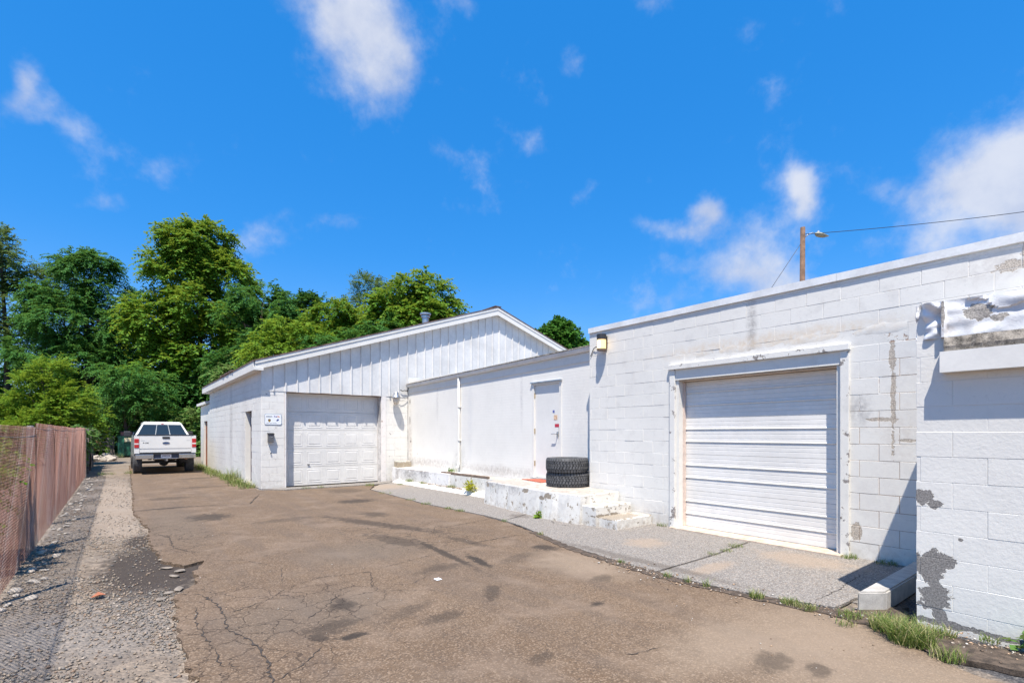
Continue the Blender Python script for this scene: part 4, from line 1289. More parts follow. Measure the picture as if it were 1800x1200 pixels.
# ------------------------------------------------------------------ tyres on the platform
M_RUB_T = plain("worn_rubber", (0.085, 0.086, 0.09), .75, var=.35, scale=16, bstr=.3)


def tyre(name, label, c, rad, wid, tilt, seed):
    T = thing(name, label, 'tyre', c, 'tyres stacked on the platform')
    prof = [(rad * .60, .06 * wid), (rad * .63, .02 * wid), (rad * .80, -.0 * wid), (rad * .91, .05 * wid), (rad * .935, .13 * wid), (rad * .94, .5 * wid), (rad * .935, .87 * wid), (rad * .91, .95 * wid), (rad * .80, 1.0 * wid), (rad * .63, .98 * wid), (rad * .60, .94 * wid), (rad * .62, .85 * wid), (rad * .88, .78 * wid), (rad * .88, .22 * wid), (rad * .62, .15 * wid)]
    B().lathe(prof, c, n=64, closed=True).obj('carcass', M_RUB_T, T, True)
    b = B()
    N = 44
    for row, (z0, z1, sk, off) in enumerate([(.02, .22, .0, 0), (.255, .44, .5, .5), (.46, .60, -.5, .0), (.62, .77, .5, .5), (.80, .98, .0, .25)]):
        for k in range(N):
            a0 = 2 * math.pi * (k + off + seed * .37) / N
            wd = 2 * math.pi / N * .70
            v = []
            for rr_ in (rad * .93, rad):
                for zz, sh_ in ((z0, 0), (z1, sk * .6)):
                    for e in (0, 1):
                        r_ = rr_
                        if row in (0, 4) and ((row == 0 and zz == z0) or (row == 4 and zz == z1)): r_ = rr_ - rad * .045
                        a = a0 + (e + sh_) * wd
                        v.append((c[0] + r_ * math.cos(a), c[1] + r_ * math.sin(a), c[2] + zz * wid))
            b.add(v, [(0, 1, 3, 2), (4, 6, 7, 5), (0, 4, 5, 1), (2, 3, 7, 6), (0, 2, 6, 4), (1, 5, 7, 3)])
    b.obj('tread', M_RUB_T, T)
    return T


tyre('tyre', 'lower of the two worn off road tyres stacked on the platform', (7.13, 7.22, .503), .435, .285, 0, 1)
tyre('tyre', 'upper of the two worn off road tyres stacked on the platform', (7.085, 7.19, .791), .425, .285, 0, 2)

# ------------------------------------------------------------------ pickup truck
TX, TY = 1.50, 23.45
g = mat_new("white_truck_paint")
finish(g, g.mix(g.step(g.noise(pos(g), 3., 4, .6), .4, .8, 0, .35), (.70, .69, .66), (.58, .56, .53)), .25, None, Coat_Weight=.5)
M_TP = g.mat
g = mat_new("tinted_glass")
finish(g, (.018, .028, .036), .06, None, spec=.8)
M_GLASS = g.mat
M_CHROME = plain("dull_chrome", (.62, .58, .54), .22, 1.0, var=.12)
g = mat_new("red_lens")
finish(g, (.45, .01, .012), .15, None, Coat_Weight=.6)
M_RED = g.mat
M_PLAS = plain("black_plastic", (.03, .03, .034), .6)
T = thing('pickup_truck', 'white pickup truck parked tail towards the viewer on the driveway', 'pickup truck', (TX, TY, 0))


def tp(p): return (TX + p[0], TY + p[1], p[2])


def tb(name, a, b_, mat, par=None, bev=0.0):
    return bx(name, tp(a), tp(b_), mat, par or T, bev)


def arch(cy, r, z0, n_=10, up=True):
    out = []
    a0 = math.asin(max(-1, min(1, (z0 - .42) / r)))
    for i in range(n_ + 1):
        a = math.pi - a0 - (math.pi - 2 * a0) * i / n_
        out.append((cy + r * math.cos(a), .42 + r * math.sin(a)))
    return out


side = [(0.04, .80)] + arch(1.22, .50, .80) + [(1.9, .62), (4.2, .62)] + arch(4.85, .50, .66) + [(5.55, .66), (5.62, 1.0), (5.55, 1.16), (4.25, 1.30), (4.15, 1.475), (.04, 1.475)]
for s in (-1, 1):
    poly = [tp((s * .985, y, z)) for y, z in side]
    b = B().extrude(poly, (-s * .07, 0, 0))
    b.obj('body_side', M_TP, T)
tb('bed_floor', (-.91, .06, .82), (.91, 1.75, .86), M_PLAS)
tb('bed_front', (-.91, 1.66, .861), (.91, 1.74, 1.46), M_TP)
tb('cab_body', (-.912, 1.76, .62), (.912, 4.2, 1.47), M_TP)
B().extrude([tp(p) for p in [(-.912, 4.21, .7), (-.912, 5.6, .7), (-.912, 5.56, 1.15), (-.912, 4.9, 1.29), (-.912, 4.21, 1.34)]], (1.824, 0, 0)).obj('hood', M_TP, T)
for s in (-1, 1):
    tb('bed_rail', (s * .90, .03, 1.476), (s * .995, 1.72, 1.502), M_PLAS, None, .006)
# cab greenhouse
lo = [(-.93, 1.76, 1.475), (.93, 1.76, 1.475), (.93, 4.15, 1.475), (-.93, 4.15, 1.475)]
hi = [(-.665, 2.02, 1.99), (.665, 2.02, 1.99), (.665, 3.35, 2.02), (-.665, 3.35, 2.02)]
tp_ = [(-.60, 2.14, 2.045), (.60, 2.14, 2.045), (.60, 3.25, 2.06), (-.60, 3.25, 2.06)]
B().add([tp(p) for p in lo + hi + tp_], [(3, 2, 1, 0)] + [(i, (i + 1) % 4, 4 + (i + 1) % 4, 4 + i) for i in range(4)] + [(4 + i, 4 + (i + 1) % 4, 8 + (i + 1) % 4, 8 + i) for i in range(4)] + [(8, 9, 10, 11)]).obj('cab_roof', M_TP, T)


def rear(u, v_, off=0.0):
    """a place on the sloping rear face of the cab, u -1..1, v 0..1"""
    p0 = Vector((u * .93, 1.76, 1.475))
    p1 = Vector((u * .665, 2.02, 1.99))
    p = p0.lerp(p1, v_) + Vector((0, -1, .5)).normalized() * off
    return tp(p)


def pane(name, u0, u1, v0, v1, mat, par, off, th=.012):
    q = [rear(u0, v0, off), rear(u1, v0, off), rear(u1, v1, off), rear(u0, v1, off)]
    n_ = Vector((0, 1, -.5)).normalized() * th
    return B().extrude(q, n_).obj(name, mat, par)


wn = pane('rear_window', -.915, .915, .04, .88, M_PLAS, T, .006)
pane('pane', -.90, -.29, .06, .86, M_GLASS, wn, .012, .005)
pane('pane', -.25, .25, .06, .86, M_GLASS, wn, .012, .005)
pane('pane', .29, .90, .06, .86, M_GLASS, wn, .012, .005)
M_FRM = plain("grey_window_frame", (.32, .35, .37), .5)
for u in (-.27, .27):
    pane('window_bar', u - .012, u + .012, .05, .86, M_FRM, wn, .016, .006)
for s in (-1, 1):
    q = [Vector((s * .93, 2.0, 1.50)), Vector((s * .93, 3.85, 1.50)), Vector((s * .70, 3.3, 1.95)), Vector((s * .70, 2.15, 1.95))]
    B().extrude([tp(p + Vector((s * .006, 0, .003))) for p in q], (-s * .01, 0, 0)).obj('side_window', M_GLASS, T)
    mr = B().box(tp((s * 1.02 if s > 0 else -1.26, 3.75, 1.42)), tp((1.26 if s > 0 else -1.02, 3.87, 1.66)), .03).obj('wing_mirror', M_PLAS, T)
    tb('mirror_arm', (s * .95, 3.79, 1.46), (s * 1.03, 3.84, 1.52), M_PLAS, mr)
pane('brake_light', -.16, .16, .915, .975, M_TRIM, T, .01)
pane('brake_light', -.06, .06, .92, .97, M_RED, T, .014, .006)
tb('roof_antenna', (-.66, 2.0, 1.96), (-.655, 2.01, 2.05), M_BLACK)
# tailgate
tg = tb('tailgate', (-.82, 0.0, .98), (.82, .06, 1.475), M_TP, None, .012)
tb('lower_gate', (-.82, .012, .835), (.82, .06, .972), M_TP, tg, .008)
tb('gate_cap', (-.90, -.008, 1.478), (.90, .07, 1.515), M_PLAS, tg, .006)
tb('gate_handle', (-.12, -.018, 1.36), (.12, -.001, 1.44), M_PLAS, tg, .01)
tb('handle_pull', (-.075, -.024, 1.382), (.075, -.0185, 1.412), M_BLACK, tg)
em = B()
for k in range(24):
    a = 2 * math.pi * k / 24
    em.v.append(tp((.12 * math.cos(a), -.012, 1.195 + .05 * math.sin(a))))
em.f.append(tuple(range(24)))
em = B().extrude(em.v, (0, .011, 0))
em.obj('oval_emblem', M_CHROME, tg)
ev = [tp((.105 * math.cos(2 * math.pi * k / 24), -.0145, 1.195 + .038 * math.sin(2 * math.pi * k / 24))) for k in range(24)]
B().extrude(ev, (0, .002, 0)).obj('oval_field', plain("deep_blue", (.04, .07, .16), .3), tg)
text("F-150", .075, tp((-.72, -.0012, 1.175)), M_PLAS, tg, 'gate_lettering', .002)
for s in (-1, 1):
    tb('gate_crease', (s * .78, -.004, 1.29), (s * .66, -.0005, 1.298), M_FRM, tg)
    tb('bed_corner', (s * .825, .0, .80), (s * .984, .05, 1.475), M_TP, None, .008)
    tl = tb('tail_light', (s * .845, -.016, 1.02), (s * .982, -.0005, 1.36), M_RED, None, .006)
    tb('reverse_lens', (s * .85, -.019, 1.145), (s * .978, -.0165, 1.195), plain("clear_lens", (.75, .68, .66), .2), tl)
bp = B().box(tp((-.96, -.10, .59)), tp((-.40, .04, .775)), .02).box(tp((.40, -.10, .59)), tp((.96, -.10 + .14, .775)), .02).box(tp((-.3995, -.06, .585)), tp((.3995, .04, .62)), .01)
bp.obj('bumper', M_CHROME, T)
tb('bumper_step', (-.96, -.095, .777), (.96, .05, .80), M_PLAS, None, .006)
tb('plate_recess', (-.398, -.03, .621), (.398, .02, .775), plain("slate_plastic", (.05, .06, .09), .6), None)
pl = tb('licence_plate', (-.165, -.045, .63), (.165, -.0305, .765), plain("plate_white", (.72, .70, .70), .5, var=.15, scale=18))
b = B()
for i in range(6):
    b.box(tp((-.12 + i * .042, -.0465, .675)), tp((-.095 + i * .042, -.0452, .73)))
b.obj('plate_marks', plain("plate_ink", (.12, .10, .14), .6), pl)
tb('tow_hitch', (-.05, -.10, .50), (.05, .3, .575), M_PLAS, None, .01)
B().tube([tp((.02, -.09, .54)), tp((.02, -.12, .54))], .035, 12).obj('hitch_ring', M_CHROME, T)
B().tube([tp((-.78, 1.22, .42)), tp((.78, 1.22, .42))], .05, 10).obj('rear_axle', M_PLAS, T)
B().lathe([(.001, -.16), (.14, -.10), (.17, 0), (.14, .10), (.001, .16)], tp((0, 1.22, .42)), axis='Y', n=14).obj('differential', M_PLAS, T)
tb('spare_tyre', (-.38, .45, .50), (.38, 1.05, .66), M_RUB_T, None, .06)
tb('frame_rail', (-.55, .05, .55), (-.45, 5.2, .68), M_PLAS)
tb('frame_rail', (.45, .05, .55), (.55, 5.2, .68), M_PLAS)
B().tube([tp((.62, .15, .58)), tp((.70, .5, .55)), tp((.6, 2.5, .5))], .04, 10).obj('exhaust', plain("rusty_pipe", (.25, .12, .07), .8), T)
tb('muffler', (.50, .55, .40), (.78, 1.0, .56), M_PLAS, None, .05)
for s in (-1, 1):
    for cy in (1.22, 4.85):
        c = tp((s * .86, cy, .42))
        w_ = B().lathe([(.24, -.13), (.30, -.145), (.39, -.13), (.415, -.10), (.42, 0), (.415, .10), (.39, .13), (.30, .145), (.24, .13)], c, axis='X', n=40, closed=True).obj('wheel', M_RUB_T, T, True)
        B().lathe([(.001, .06 * s), (.06, .07 * s), (.10, .05 * s), (.20, .04 * s), (.245, .10 * s), (.245, -.1 * s), (.001, -.09 * s)], c, axis='X', n=30).obj('rim', M_GALV, w_, True)
        tr = B()
        for k in range(48):
            a0 = 2 * math.pi * k / 48
            for xo in (-.105, -.035, .035, .105):
                a = a0 + (.06 if abs(xo) < .05 else 0)
                rr_ = .421
                v = []
                for r_ in (rr_ - .01, rr_ + .006):
                    for xx_ in (xo - .03, xo + .03):
                        for da in (-.045, .045):
                            v.append((c[0] + xx_, c[1] + r_ * math.cos(a + da), c[2] + r_ * math.sin(a + da)))
                tr.add(v, [(0, 1, 3, 2), (4, 6, 7, 5), (0, 4, 5, 1), (2, 3, 7, 6), (0, 2, 6, 4), (1, 5, 7, 3)])
        tr.obj('tread', M_RUB_T, w_)
    tb('mud_liner', (s * .60, .75, .86), (s * .905, 1.70, .90), M_PLAS)

# ------------------------------------------------------------------ chain link fence
FX = -0.87
M_RUST = stone_mat("rusty_wire", [(0, (0.24, 0.10, 0.065)), (0.5, (0.38, 0.18, 0.125)), (0.82, (0.46, 0.27, 0.21)), (1, (0.52, 0.38, 0.33))])
M_POST = plain("dull_galvanised_post", (.36, .33, .32), .6, .35, var=.3, scale=6)
F = thing('chain_link_fence', 'rusty brown chain link fence along the gravel strip on the left', 'fence', (FX, 12, 0))
PY = [3.6, 6.55, 9.40, 11.9, 15.0, 18.1, 20.8, 23.4]


def bulge(y, z): return .010 * math.sin(y * 1.7) * math.sin(z * 1.9) + .004 * math.sin(y * 4.1 + z * 3)


for i in range(len(PY) - 1):
    a, c = PY[i], PY[i + 1]
    H = (1.62, 1.60, 1.66, 1.66, 1.66, 1.70, 1.72)[i]
    pit = .064
    r_ = .0016
    fine_ = i < 5                                       # nearer bays show the weave
    Vs, Fs, cnt = [], [], 0
    for fam in (1, -1):
        for y in np.arange(a - H, c + H, pit):
            t0, t1 = (max(0, a - y), min(H, c - y)) if fam > 0 else (max(0, y - c), min(H, y - a))
            if t1 - t0 < .02: continue
            st_ = pit / 4 if fine_ else pit / 2
            t = np.arange(t0, t1 + (.03 if t1 > H - .001 else 0) + 1e-6, st_)
            if len(t) < 2: continue
            yy2 = y + fam * t
            # woven wires bow out between the crossings
            x = FX + .010 * np.sin(yy2 * 1.7) * np.sin(t * 1.9) + .0065 * fam * np.abs(np.sin(np.pi * t / (pit / 2)))
            p3 = np.stack([np.stack([x - r_, yy2, t + .02 - r_], 1), np.stack([x + r_, yy2, t + .02 - r_], 1), np.stack([x, yy2 + r_ * 1.2, t + .02 + r_], 1)], 1)
            k = len(t)
            q = cnt + 3 * np.arange(k - 1)[:, None]
            e = np.arange(3)[None]
            Fs.append(np.stack([q + e, q + (e + 1) % 3, q + 3 + (e + 1) % 3, q + 3 + e], -1).reshape(-1, 4))
            Vs.append(p3.reshape(-1, 3))
            cnt += 3 * k
    V, Fc = np.concatenate(Vs), np.concatenate(Fs)
    o = fast('wire_mesh', np.array(V), np.array(Fc), M_RUST, F)
    o['kind'] = 'stuff'
    B().tube([(FX + bulge(a + (c - a) * k / 6, H - .05) + .004, a + (c - a) * k / 6, H - (.07 if i < 2 else .03) - .02 * math.sin(math.pi * k / 6)) for k in range(7)], .003, 6).obj('tension_wire', M_POST, F)
for i, y in enumerate(PY):
    h = 1.66 if i != 1 else 1.6
    pr_ = .042 if i in (2, 3, 7) else .03
    B().tube([(FX - .05, y, -.05), (FX - .05, y, h - .04), (FX - .05, y, h)], [pr_, pr_, pr_ * .8], 12).obj('post', M_POST, F, False)

# ------------------------------------------------------------------ things at the end of the drive
M_OLDW = plain("grey_old_wood", (.19, .165, .145), .95, var=.4, scale=6, bstr=.6)
F = thing('board_fence', 'dark weathered board fence beyond the chain link, draped in vines', 'fence', (-.98, 27, 0))
for k in range(34):
    y = 23.7 + k * .235
    bx('board', (-1.0 + random.uniform(-.02, .02), y, -.03), (-.965 + random.uniform(-.01, .01), y + .21, 1.45 + random.uniform(-.12, .28)), M_OLDW, F)
for k in range(4):
    bx('post', (-.955, 23.6 + k * 2.4, -.05), (-.86, 23.7 + k * 2.4, 1.65 + .1 * (k % 2)), M_OLDW, F)
DX, DY = .06, 42.3
D = thing('dumpster', 'green steel dumpster with black lid and rubbish behind the truck', 'dumpster', (DX + .9, DY, 0))
M_GRN = plain("dark_green_steel", (.018, .13, .075), .5, var=.4, scale=3)
B().extrude([(DX, DY, .08), (DX, DY + 1.5, .08), (DX, DY + 1.6, 1.5), (DX, DY - .12, 1.32)], (1.9, 0, 0)).obj('body', M_GRN, D)
for x in (DX + .25, DX + .95, DX + 1.6):
    bx('rib', (x, DY - .15, .1), (x + .09, DY - .02, 1.30), M_GRN, D)
for x in (DX - .10, DX + 1.905):
    bx('lift_pocket', (x, DY + .2, .75), (x + .095, DY + 1.2, .95), M_GRN, D)
bx('rim', (DX - .04, DY - .17, 1.32), (DX + 1.94, DY - .05, 1.39), M_GRN, D)
bx('lid', (DX - .02, DY + .35, 1.66), (DX + 1.92, DY + 1.6, 1.72), M_BLACK, D)
bx('sticker', (DX + .34, DY - .06 - .11, 1.02), (DX + .86, DY - .105, 1.28), plain("cream_label", (.75, .66, .42), .6, var=.3, scale=9), D)
o = B().box((DX + .15, DY + .05, 1.40), (DX + .75, DY + .5, 1.66)).obj('rubbish_bag', plain("dull_red", (.30, .12, .10), .6))
tag(o, 'dull red box poking out of the dumpster', 'rubbish')
o = B().box((DX + .8, DY + .05, 1.40), (DX + 1.6, DY + .55, 1.64)).obj('rubbish_bag', plain("blue_grey_bag", (.42, .47, .58), .5))
tag(o, 'blue grey box poking out of the dumpster', 'rubbish')
PLT = thing('pallet', 'grey wooden pallet standing on end against the undergrowth', 'pallet', (-.9, 46.5, 0))
for k in range(7):
    bx('slat', (-2.0, 46.45, .35 + k * .27), (-.35, 46.48, .50 + k * .27), M_OLDW, PLT)
for k in range(3):
    bx('stringer', (-2.0 + k * .78, 46.49, .3), (-1.9 + k * .78, 46.6, 2.2), M_OLDW, PLT)
PLT = thing('crate_board', 'short grey plank wall leaning beside the dumpster', 'boards', (-.35, 45.3, 0))
for k in range(3):
    bx('plank', (-.52 + k * .14, 45.3, 0), (-.40 + k * .14, 45.34, 1.30 + .05 * k), M_OLDW, PLT)
me = rock(91)
me.materials[0] = plain("brown_tarp", (.30, .17, .08), .8, var=.4, scale=4)
me.polygons.foreach_set('use_smooth', [True] * len(me.polygons))
o = link('brush_heap', me, None, (-1.35, 44.5, .75))
o.scale = (.75, .8, .75)
o.rotation_euler = (0, 0, .4)
tag(o, 'brown covered heap in front of the pallet', 'heap')
rr = random.Random(12)
for i in range(34):
    o = link('demolition_stone', RM[i % 8], None, (-1.55 + rr.random() * 1.5, 36 + rr.random() * 7.5, .02 + rr.random() * .15))
    s = rr.uniform(.10, .30)
    o.scale = (s, s, s)
    o.rotation_euler = (rr.uniform(-.4, .4), rr.uniform(-.4, .4), rr.uniform(0, 6))
    tag(o, 'pale stone in the rubble heap in front of the dumpster', 'stone', 'rubble heap at the end of the drive')
o = B().extrude([(-2.2, 9.0, 0), (-2.0, 9.0, 0), (-1.97, 9.0, 1.72), (-2.06, 9.0, 1.80), (-2.16, 9.0, 1.60)], (0, .10, 0)).obj('dark_post', plain("charred_wood", (.03, .026, .024), .9))
tag(o, 'dark pointed post standing behind the near end of the fence', 'post')
o = B().box((-2.3, 8.0, -.03), (-1.35, 8.9, .42), .02).obj('white_tub', plain("white_plastic", (.7, .7, .72), .5))
tag(o, 'white plastic tub seen through the chain link', 'tub')

# ------------------------------------------------------------------ utility pole behind the right garage
T = thing('utility_pole', 'brown wooden pole with a street light arm rising behind the garage', 'utility pole', (29.04, 11.47, 0))
px0, py0 = 29.04, 11.47
rgt = Vector((CY, -SY, 0))
M_POLE = plain("brown_pole", (.15, .088, .055), .9, var=.35, scale=3, bstr=.5)
B().tube([(px0 + .09 * rgt.x * -1, py0 - .09 * rgt.y, -.5), (px0, py0, 12.66)], [.17, .12], 14).obj('mast', M_POLE, T, True)
q0 = Vector((px0, py0, 12.15)) + rgt * .12
arm = [q0, q0 + rgt * .18 + Vector((0, 0, .14)), q0 + rgt * .40 + Vector((0, 0, .22)), q0 + rgt * .62 + Vector((0, 0, .18))]
B().tube(arm, .03, 10).obj('lamp_arm', M_GALV, T, True)
hd = B()
for k, (s, w_, zt, zb) in enumerate([(.55, .05, .22, .12), (.66, .15, .24, .06), (.85, .19, .20, .02), (1.05, .16, .13, .00), (1.28, .03, .06, .03)]):
    c = q0 + rgt * s
    bk = Vector((rgt.y * -1, rgt.x, 0))
    for (a, z) in ((-w_, (zt + zb) / 2), (-w_ * .6, zt), (w_ * .6, zt), (w_, (zt + zb) / 2), (w_ * .7, zb), (-w_ * .7, zb)):
        hd.v.append(tuple(c + bk * a + Vector((0, 0, z))))
for k in range(4):
    for e in range(6):
        hd.f.append((k * 6 + e, k * 6 + (e + 1) % 6, k * 6 + 6 + (e + 1) % 6, k * 6 + 6 + e))
hd.f += [tuple(range(6)), tuple(24 + e for e in range(6))]
lh = hd.obj('lamp_head', plain("weathered_lamp", (.34, .34, .26), .5, .3, var=.3), T)
B().tube([tuple(q0 + rgt * .72 + Vector((0, 0, .22))), tuple(q0 + rgt * .72 + Vector((0, 0, .32)))], .05, 10).obj('photocell', M_METALW, lh)
s0 = Vector((px0, py0, 12.30)) + rgt * .11
d1 = ray(1800, 358)
s1 = Vector((0, 0, 1.55)) + d1 * 25.5
ext = s0 + (s1 - s0) * 2.2
pts = []
for k in range(33):
    t = k / 32
    p = s0.lerp(ext, t)
    p.z -= 1.4 * 4 * t * (1 - t) * .3 - .0
    pts.append(p)
tag(B().tube(pts, .016, 6).obj('overhead_wire', M_BLACK), 'thin overhead wire running right from the utility pole', 'wire')
gq = ray(1360, 500)
ga = Vector((0, 0, 1.55)) + gq * 27
gb_ = Vector((px0, py0, 11.95))
tag(B().tube([gb_, ga, gb_ + (ga - gb_) * 4.3], .014, 6).obj('guy_wire', M_BLACK), 'dark guy wire slanting down left from the utility pole', 'wire')

# ------------------------------------------------------------------ foliage
def leaf_mat(name, a, b_, c_, trans=.35):
    """a, b: two leaf greens; c: the odd yellowed leaf"""
    g = mat_new(name)
    P = pos(g)
    ri = g.node('ShaderNodeNewGeometry').outputs['Random Per Island']
    n1 = g.noise(P, .55, 3, .6)
    f = g.m('ADD', g.m('MULTIPLY', ri, .5), g.m('MULTIPLY', g.step(n1, .3, .7), .5))
    c = g.mix(f, a, b_)
    n2 = g.noise(P, .9, 2, .5)
    c = g.mix(g.m('MULTIPLY', g.step(ri, .80, 1.1), g.step(n2, .45, .68)), c, c_)
    df = g.node('ShaderNodeBsdfPrincipled', {'Base Color': c, 'Roughness': .6, 'Specular IOR Level': .15})
    tr = g.node('ShaderNodeBsdfTranslucent', {'Color': g.mix(.5, c, tuple(v * 1.6 for v in c_))})
    mx = g.node('ShaderNodeMixShader', {0: trans, 1: df.outputs[0], 2: tr.outputs[0]})
    g.node('ShaderNodeOutputMaterial', {0: mx.outputs[0]})
    return g.mat


L_LOC = leaf_mat("locust_leaves", (.0290, .1178, .0247), (.0777, .2108, .0411), (.1553, .2605, .0411))
L_AIL = leaf_mat("ailanthus_leaves", (.0466, .1488, .0138), (.1450, .2728, .0247), (.3108, .3596, .0411))
L_DRK = leaf_mat("dark_leaves", (.0186, .0806, .0165), (.0517, .1488, .0274), (.1036, .1861, .0274))
L_YEL = leaf_mat("yellow_green_leaves", (.0777, .1861, .0138), (.1865, .2976, .0247), (.3108, .3721, .0411))
L_OLV = leaf_mat("olive_leaves", (.0517, .1240, .0342), (.1140, .1984, .0480), (.1865, .2232, .0686))
L_MAP = leaf_mat("maple_leaves", (.0363, .1364, .0165), (.0829, .2232, .0274), (.1450, .2728, .0548), .25)
L_VIN = leaf_mat("vine_leaves", (.0466, .1364, .0205), (.1450, .2728, .0686), (.2901, .3349, .1234))
M_BARK = plain("brown_bark", (.085, .065, .05), .95, var=.4, scale=5, bstr=.8)


def nrm(a): return a / (np.linalg.norm(a, axis=-1, keepdims=True) + 1e-9)


def fronds(o, d, L, nl, ll, lw, droop, jit=.35, r=rng):
    """o, d: (n,3) origins and directions; each frond bears 2*nl leaflets. Returns quads (m,4,3)"""
    n = len(o)
    t = (np.arange(nl) + .6) / nl
    Ls = L * (.7 + .6 * r.random(n))
    p = o[:, None] + d[:, None] * (Ls[:, None] * t)[..., None]
    p[..., 2] -= droop * Ls[:, None] * t ** 2
    tg = d[:, None] + np.array([0, 0, -2 * droop]) * t[None, :, None]
    tg = nrm(tg)
    up = np.array([0, 0, 1.0])
    s = nrm(np.cross(tg, up) + r.normal(0, .12, tg.shape))
    q = []
    for sg in (1, -1):
        ld = nrm(s * sg * .85 + tg * .5 + np.array([0, 0, -.22]) + r.normal(0, jit * .6, tg.shape))
        nn = nrm(np.cross(ld, tg) * sg + np.array([0, 0, .35]) + r.normal(0, jit, tg.shape))
        wv = nrm(np.cross(ld, nn))
        l_ = ll * (.7 + .6 * r.random((n, nl, 1)))
        w_ = lw * 1.35 * (.7 + .6 * r.random((n, nl, 1)))
        q.append(np.stack([p, p + ld * l_ * .5 + wv * w_ * .5, p + ld * l_, p + ld * l_ * .5 - wv * w_ * .5], 2))
    return np.concatenate(q, 1).reshape(-1, 4, 3)


def quads_obj(name, Q, mat, parent):
    v = Q.reshape(-1, 3)
    f = np.arange(len(v)).reshape(-1, 4)
    o = fast(name, v - np.array(wloc(parent)) if parent else v, f, mat)
    if parent:
        o.parent = parent
        o.location = (0, 0, 0)
    return o


def tree(name, label, base, lobes, leaf, nclump=12, nfr=24, L=.8, nl=7, ll=.20, lw=.085, droop=.45, seed=1, trunk=.2, cl_r=.75, group='trees behind the yard', cat='tree', stretch=1.0, jit=.35, shell=.62):
    """lobes: (dx, dy, z, rx, rz) in metres about the base"""
    r = np.random.default_rng(seed)
    bx0, by0 = base
    T = thing(name, label, cat, (bx0, by0, 0), group)
    Q = []
    wood = B()
    zt = max(l[2] for l in lobes)
    cen = Vector((bx0, by0, 0))
    tw = []
    m_ = 8
    for k in range(m_ + 1):
        t = k / m_
        tw.append(Vector((bx0 + .25 * math.sin(t * 4 + seed) * t, by0 + .25 * math.cos(t * 3 + seed) * t, -.2 + (zt + .2) * t)))
    wood.tube(tw, [trunk * (1 - .8 * k / m_) + .02 for k in range(m_ + 1)], 9)
    for (dx, dy, z, rx, rz) in lobes:
        if name in ('tall_tree', 'locust_tree'): dx, dy, rx, rz = dx * 1.08, dy, rx * 1.08, rz * 1.08
        c = np.array([bx0 + dx, by0 + dy, z])
        zs = max(.6, z - rz * .8 - rx * .3)
        k = min(m_, max(0, int(m_ * zs / (zt + .2))))
        lc = Vector(c)
        st = tw[k]
        wood.tube([st, st.lerp(lc, .5) + Vector((0, 0, -.15 * rx)), lc], [trunk * .42, trunk * .26, trunk * .12], 6)
        nc = max(5, int(nclump * 1.7 * (rx * rx * rz) ** .5 / 2.2))
        u = nrm(r.normal(0, 1, (nc, 3)) + np.array([0, 0, .25]))
        rad = (shell + (1 - shell) * r.random((nc, 1)) ** .6)
        cc = c + u * rad * np.array([rx, rx, rz])
        for i in range(nc):
            if i % 3 == 0:
                e = Vector(cc[i])
                wood.tube([lc, lc.lerp(e, .6) + Vector((0, 0, .1)), e], [trunk * .11, trunk * .06, .012], 4)
        # fronds burst from each clump's twig outwards, then droop
        k_ = r.integers(int(nfr * .6), int(nfr * 1.4), nc)
        idx = np.repeat(np.arange(nc), k_)
        n = len(idx)
        dirs = nrm(r.normal(0, 1, (n, 3)) * np.array([1, 1, .75]) + u[idx] * .75 + np.array([0, 0, .25]))
        o = cc[idx] + dirs * (cl_r * .55 * r.random((n, 1))) + r.normal(0, cl_r * .16, (n, 3))
        Q.append(fronds(o, dirs, L, nl, ll, lw, droop, jit, r))
    cr = quads_obj('crown', np.concatenate(Q), leaf, T)
    wood.obj('trunk', M_BARK, T, True, False)
    return T


def spot(x, Z):
    d_ = ray(x, 762)
    return (d_.x * Z, d_.y * Z)


def hgt(y, Z): return 1.55 + (762 - y - 13) * Z / FP


# the tall compound-leaved tree in the middle of the left group
Z = 42.
k = Z / FP
tree('tall_tree', 'tallest tree with feathery yellow green leaves behind the truck', spot(350, Z),
     [(0, 0, hgt(425, Z), 1.9, 1.7), (-1.4, .3, hgt(470, Z), 2.0, 1.6), (1.8, -.2, hgt(480, Z), 2.1, 1.7), (-.2, -1.2, hgt(540, Z), 2.4, 1.6), (2.6, .4, hgt(555, Z), 2.2, 1.6), (-2.6, -.4, hgt(560, Z), 2.0, 1.8), (.6, -1.5, hgt(610, Z), 2.6, 1.7), (-2.0, -.8, hgt(640, Z), 2.2, 1.6), (3.2, -.6, hgt(640, Z), 2.2, 1.6), (-1.2, 0, hgt(412, Z), .9, 1.0), (.9, 0, hgt(405, Z), .9, .9)],
     L_AIL, 13, 24, 1.05, 8, .27, .105, .42, 5, .28, .8)
Z = 41.
tree('locust_tree', 'dark green locust tree with drooping foliage left of the tallest tree', spot(150, Z),
     [(.2, 0, hgt(470, Z), 1.6, 1.5), (-1.6, 0, hgt(540, Z), 2.2, 1.7), (1.6, .3, hgt(510, Z), 2.0, 1.6), (-.4, -1.2, hgt(560, Z), 2.4, 1.6), (2.4, -.2, hgt(590, Z), 2.1, 1.8), (-2.4, -.4, hgt(620, Z), 2.2, 1.6), (.6, -1.4, hgt(640, Z), 2.6, 1.6), (.6, 0, hgt(448, Z), .8, .8), (-1.2, .2, hgt(462, Z), .8, .6)],
     L_LOC, 14, 26, .85, 10, .17, .065, .55, 6, .25, .8)
Z = 42.
